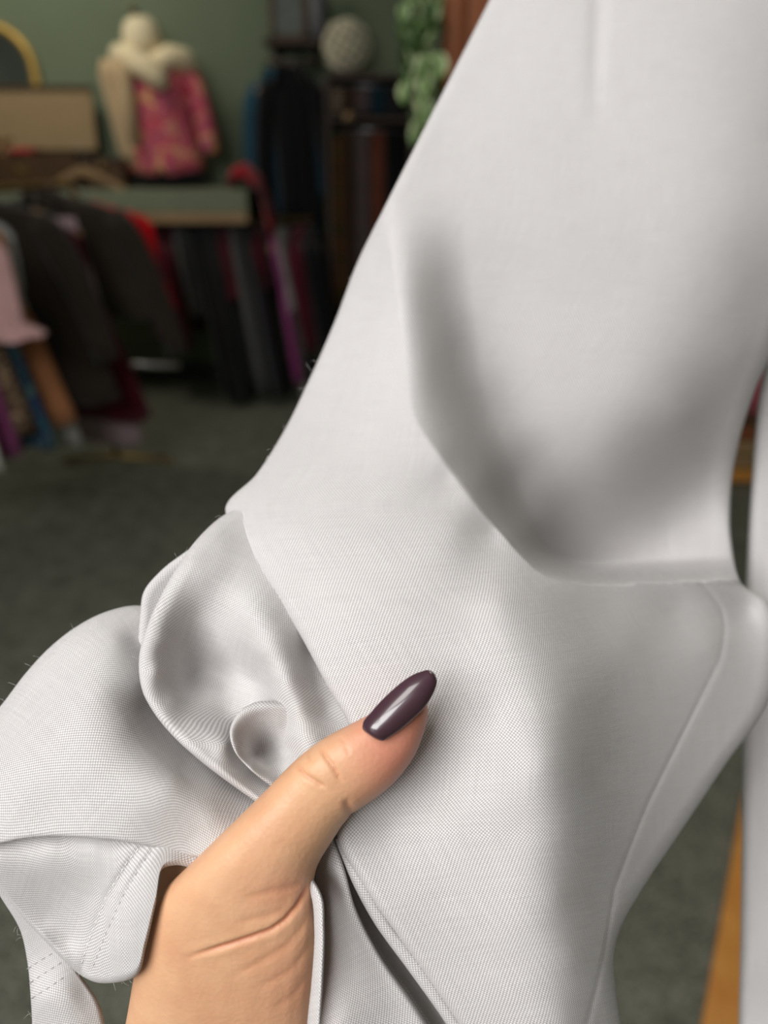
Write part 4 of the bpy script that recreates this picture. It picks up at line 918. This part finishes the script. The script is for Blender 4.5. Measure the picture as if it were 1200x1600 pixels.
for i, (px, mt, lab, w_) in enumerate(((521, 'olivep', 'leaf patterned dress at the left end of the lower wardrobe row', 0.10), (543, 'brown', 'dark brown dress second in the lower wardrobe row', 0.085), (566, 'mauve', 'dull mauve dress in the middle of the lower wardrobe row', 0.085), (591, 'redbrown', 'reddish brown dress right of the mauve one in the lower wardrobe row', 0.085), (617, 'black', 'black dress at the right end of the lower wardrobe row', 0.10))):
    x = float(atY(px, 260, 4.6)[0]); garment('hanging_dress', lab, 'dress', M[mt], (x, 4.70, zm - 0.055), w_, 0.95, 0.10, kind='scarf', flare=1.02, seed=70 + i)
fb = empty('flower_ball', (float(atY(541, 76, 4.66)[0]), 4.70, cz), label='round ball of dried cream hydrangea on top of the dark wardrobe', cat='flowers')
br = 0.135; rs = random.Random(9); fm = plain('dried_cream_petals', (0.78, 0.73, 0.56), 0.9, var=0.25, scale=60)
MB().ball((0, 0, br), br * 0.8, 2).build('core', plain('olive_core', (0.16, 0.15, 0.08), 0.9), fb, True)
fl_me = None
for k in range(90):
    y_ = 1 - 2 * (k + 0.5) / 90; a = k * 2.39996; r_ = math.sqrt(1 - y_ * y_); nrm = Vector((r_ * math.cos(a), r_ * math.sin(a), y_))
    if fl_me is None:
        mb = MB()
        for p_ in range(4):
            an = p_ * math.pi / 2; mb.ball((0.012 * math.cos(an), 0.012 * math.sin(an), 0), 0.013, 1, (1, 1, 0.45))
        fl_me = mb.mesh('floret')
    o = link_mesh('floret', fl_me, fm, fb) if k == 0 else bpy.data.objects.new('floret', fl_me)
    if k: COL.objects.link(o); o.parent = fb
    o.location = Vector((0, 0, br)) + nrm * br * rs.uniform(0.82, 0.95); o.rotation_euler = nrm.to_track_quat('Z', 'Y').to_euler()

# -- front clothes rail at the left
fz = 1.275; fy0, fy1 = 2.30, 3.50
def FXs(y): return -1.74 + (y - 2.30) * 0.36
FX = FXs(2.9)
fr = empty('clothes_rail', (FX, (fy0 + fy1) / 2, 0), label='brass legged clothes rail crowded with garments at the left', cat='clothes rail')
child(MB().tube([(FXs(fy0), fy0, fz), (FXs(fy1), fy1, fz)], 0.014, 12), 'rail', M['brass'], fr, True)
for y in (fy0, fy1):
    child(MB().tube([(FXs(y), y, 0.05), (FXs(y), y, fz)], 0.014, 12), 'post', M['brass'], fr, True)
    child(MB().tube([(FXs(y) - 0.25, y, 0.03), (FXs(y), y, 0.05), (FXs(y) + 0.25, y, 0.03)], 0.014, 12).ball((FXs(y) - 0.25, y, 0.018), 0.018, 1).ball((FXs(y) + 0.25, y, 0.018), 0.018, 1), 'foot', M['brass'], fr, True)
child(MB().tube([(FXs(fy0), fy0, 0.30), (FXs(fy1), fy1, 0.30)], 0.012, 12), 'lower_bar', M['steel'], fr, True)
child(MB().tube([(FXs(fy1) - 0.02, fy1, 0.50), (FXs(fy1) + 0.36, fy1, 0.50)], 0.014, 12), 'side_arm', M['steel'], fr, True)
front = [('knit_top', 'top', 'dusty pink knitted top nearest on the front clothes rail', 'pink', 2.42, 0.40, 0.34, 0.08, 'top', 0.16, 1.25, 0.36),
         ('linen_dress', 'dress', 'long off white dress whose hem shows at the lower left corner of the rail', 'white', 2.50, 0.40, 0.82, 0.06, 'dress', 0.02, 1.2, 0.12),
         ('dress', 'dress', 'plum purple dress behind the off white one on the front rail', 'purple', 2.58, 0.40, 0.80, 0.06, 'dress', 0.08, 1.2, 0.06),
         ('print_dress', 'dress', 'leopard print dress below the dusty pink top', 'leopard', 2.66, 0.42, 0.74, 0.07, 'dress', 0.12, 1.2, 0.05),
         ('print_skirt', 'dress', 'blue and teal printed dress between leopard dress and brown tweed coat', 'bluep', 2.75, 0.42, 0.82, 0.07, 'dress', 0.16, 1.2),
         ('rust_shawl', 'shawl', 'rust brown shawl with orange end along the brown tweed coat', 'rust', 2.83, 0.44, 0.76, 0.05, 'dress', 0.20, 1.1),
         ('blouse', 'blouse', 'pale grey green blouse with its hem just below the rust shawl', 'pale', 2.90, 0.40, 0.88, 0.05, 'dress', 0.14, 1.1),
         ('tweed_coat', 'coat', 'dark brown tweed coat in the middle of the front rail', 'tweed', 2.97, 0.56, 0.74, 0.13, 'coat', 0.22, 1.15, 0.0, 0.035),
         ('blouse', 'blouse', 'pale lilac blouse peeping between the two brown tweed coats', 'lilac', 3.10, 0.44, 0.42, 0.06, 'top', 0.24, 1.25, 0.0, -0.05),
         ('long_dress', 'dress', 'long dark maroon dress hanging below the lilac blouse', 'maroon', 3.20, 0.44, 0.82, 0.07, 'dress', 0.20, 1.2, 0.0, -0.05),
         ('long_skirt', 'skirt', 'lilac grey skirt whose hem shows under the maroon dress', 'lilac', 3.27, 0.34, 0.94, 0.05, 'skirt', 0.12, 1.1, 0.0, -0.07),
         ('tweed_jacket', 'jacket', 'short dark brown tweed jacket at the far end of the front rail', 'tweed2', 3.35, 0.56, 0.48, 0.13, 'coat', 0.24, 1.25, 0.0, 0.02),
         ('knit_top', 'top', 'bright red blouse behind the short brown tweed jacket', 'red', 3.47, 0.56, 0.44, 0.09, 'top', 0.16, 1.1, 0.06, -0.02)]
for i, (nm, cat, lab, mt, y, w_, L, d_, kd, ln, fl, *off) in enumerate(front):
    ox, oz = (off + [0, 0])[:2]
    garment(nm, lab, cat, M[mt], (FXs(y) + ox, y, fz - 0.045 + oz), w_, L, d_, rz=-0.15 + random.Random(i).uniform(-0.08, 0.08), lean=ln, flare=fl, kind=kd, seed=80 + i, sleeve=0.5 if nm in ('tweed_coat',) else None)
    hanger((FXs(y) + ox * 0.5, y, fz - 0.066 - (0.02 if oz < 0 else 0)), -0.15, 'pale wooden hanger inside the ' + short(lab), 'wooden hangers on the front rail')

# -- mahogany cabinet at the centre with a trailing vine
kx0 = float(at(690, 70, 2.25)[0]); kx1 = kx0 + 0.52; ky0 = float(at(690, 70, 2.25)[1]); ky1 = ky0 + 0.45; kh = 2.05
cb = empty('display_cabinet', ((kx0 + kx1) / 2, (ky0 + ky1) / 2, 0), label='tall polished mahogany cabinet behind the grey trousers', cat='cabinet')
kw, kd = kx1 - kx0, ky1 - ky0
MB().box((0, 0.01, kh / 2), (kw - 0.05, kd - 0.05, kh - 0.02)).build('carcass', M['mahogany'], cb)
for s in (-1, 1):
    mb = MB(); mb.box((s * (kw / 2 - 0.035), -kd / 2 + 0.02, kh / 2), (0.07, 0.05, kh), bev=0.012).build('corner_post', M['mahogany'], cb)
    for q in (-0.018, 0.018): MB().tube([(s * (kw / 2 - 0.035) + q, -kd / 2 - 0.006, 0.2), (s * (kw / 2 - 0.035) + q, -kd / 2 - 0.006, kh - 0.25)], 0.010, 10).build('reeding', M['mahogany'], cb, True)
MB().box((0, 0, kh + 0.02), (kw + 0.08, kd + 0.06, 0.05), bev=0.012).build('cornice', M['mahogany'], cb); MB().box((0, 0, 0.05), (kw + 0.03, kd + 0.03, 0.1), bev=0.01).build('plinth', M['mahogany'], cb)
dr = MB().box((0, -kd / 2 + 0.02, kh / 2 + 0.05), (kw - 0.15, 0.03, kh - 0.3), bev=0.006).build('door', M['mahogany'], cb); MB().ball((-kw / 2 + 0.1, -kd / 2 - 0.01, 1.0), 0.014, 2).build('knob', M['brass'], dr, True)
# the vine
iv = empty('trailing_vine', tuple(at(668, -40, 2.18)), label='variegated green vine trailing beside the mahogany cabinet', cat='plant')
ivl = Vector(iv.location); rs = random.Random(12)
lm = NT('variegated_leaf'); cc = lm.coord(); nz = lm.noise(cc, 45.0, 3); sp_ = lm.n('ShaderNodeSeparateXYZ'); lm.l(cc, sp_.inputs[0])
edge = lm.math('MULTIPLY', lm.math('ABSOLUTE', sp_.outputs[0]), 28.0)
lm.l(lm.ramp(lm.math('ADD', edge, lm.math('MULTIPLY', nz, 0.9)), [(0.40, (0.08, 0.19, 0.04)), (0.65, (0.17, 0.30, 0.09)), (0.85, (0.55, 0.62, 0.36))]), lm.b.inputs['Base Color']); lm.set(Roughness=0.45)
dk = plain('deep_green_leaf', (0.045, 0.095, 0.022), 0.5, var=0.3, scale=30)
def leaf_mesh(ln):
    vs, fs = [], []
    for i in range(7):
        q = i / 6; w_ = ln * 0.42 * math.sin(math.pi * min(1, 0.08 + q * 0.92)) ** 0.8 * (1 - 0.35 * q)
        for j in range(5):
            s = (j - 2) / 2; vs.append((s * w_, q * ln, -0.10 * ln * (1 - abs(s)) - 0.25 * ln * q * q))
    for i in range(6):
        for j in range(4): fs.append((i * 5 + j, i * 5 + j + 1, i * 5 + 6 + j, i * 5 + 5 + j))
    return MB().add(vs, fs).mesh('leaf')
LM = [leaf_mesh(0.070), leaf_mesh(0.058), leaf_mesh(0.048)]
stems = []
for k, (x0, x1, y1) in enumerate(((668, 648, 205), (655, 640, 120), (678, 668, 190), (645, 662, 60))):
    pts = []
    for i in range(14):
        q = i / 13; p = Vector(at(x0 + (x1 - x0) * q + 6 * math.sin(q * 9 + k), -40 + (y1 + 40) * q, 2.18 - 0.03 * k + 0.02 * math.sin(q * 7))); pts.append(p - ivl)
    MB().tube(pts, 0.003, 6).build('stem', dk, iv, True); stems.append(pts)
big = [(640, 12), (641, 75), (632, 138), (654, 162), (652, 200), (668, 8), (660, 45), (665, 100), (676, 60), (672, 140), (648, 40), (678, 20), (662, 180), (670, 205), (683, 95), (650, 108), (640, 165), (660, 125)]
cnt = 0
for k in range(96):
    if k < len(big): P = Vector(at(big[k][0] + 4, big[k][1] - 14, 2.10)) - ivl; me_ = LM[0]; mt = lm.m
    else:
        st_ = stems[k % 4]; i = rs.randrange(len(st_) - 1); P = st_[i].lerp(st_[i + 1], rs.random()) + Vector((rs.uniform(-0.03, 0.03), rs.uniform(-0.03, 0.05), rs.uniform(-0.02, 0.02))); me_ = LM[1 + k % 2]; mt = dk if k % 3 else lm.m
    if mt is dk: me_ = [me_, None][0]
    o = bpy.data.objects.new('leaf', me_); COL.objects.link(o); o.parent = iv
    if not me_.materials: me_.materials.append(lm.m)
    o.material_slots[0].link = 'OBJECT'; o.material_slots[0].material = mt
    o.location = P; az = rs.uniform(-1.3, 1.3)
    o.rotation_euler = (rs.uniform(-1.5, -0.7), rs.uniform(-0.4, 0.4), math.pi + az)
    for_ = me_.polygons; for_.foreach_set('use_smooth', [True] * len(for_))

# -- low bench and rose dress at the right
q0 = atZ(1160, 758, 0.0); bn = empty('low_bench', (float(q0[0]) + 0.35, float(q0[1]) + 0.2, 0), label='low slatted wooden bench under the rose pink dress at the right', cat='bench')
for k, z in enumerate((0.045, 0.115, 0.185)): MB().box((0, -0.19, z), (0.95, 0.03, 0.055), bev=0.005).build('slat', M['orange'] if k == 0 else M['oak'], bn)
MB().box((0, 0, 0.245), (0.98, 0.42, 0.035), bev=0.006).build('top', M['redbrown'] if False else M['mahogany'], bn)
for s in (-1, 1): MB().box((s * 0.44, 0.02, 0.12), (0.05, 0.38, 0.24), bev=0.004).build('side', M['mahogany'], bn)
garment('rose_dress', 'rose pink dress hanging above the low slatted bench', 'dress', M['rose'], (float(q0[0]) + 0.12, float(q0[1]) + 0.12, 1.25), 0.42, 0.93, 0.12, kind='dress', seed=99, flare=1.3)
# -- orange varnished step at the lower right
e0, e1 = atZ(1088, 1640, 0.06), atZ(1156, 1268, 0.06)
dv = (e1 - e0); ang = math.atan2(dv[1], dv[0])
sp0 = e0 - dv * 0.3; stp = empty('display_step', (float(sp0[0]), float(sp0[1]), 0), ang, label='orange varnished wooden step on the carpet beside the right trouser leg', cat='step')
Ls = float(np.linalg.norm(dv)) * 1.45
for k in range(3): MB().box((Ls / 2, -0.076 - 0.152 * k, 0.045), (Ls, 0.15, 0.03), bev=0.003).build('plank', M['orange'], stp)
MB().box((Ls / 2, -0.23, 0.015), (Ls - 0.03, 0.42, 0.03)).build('base', M['orange'], stp)
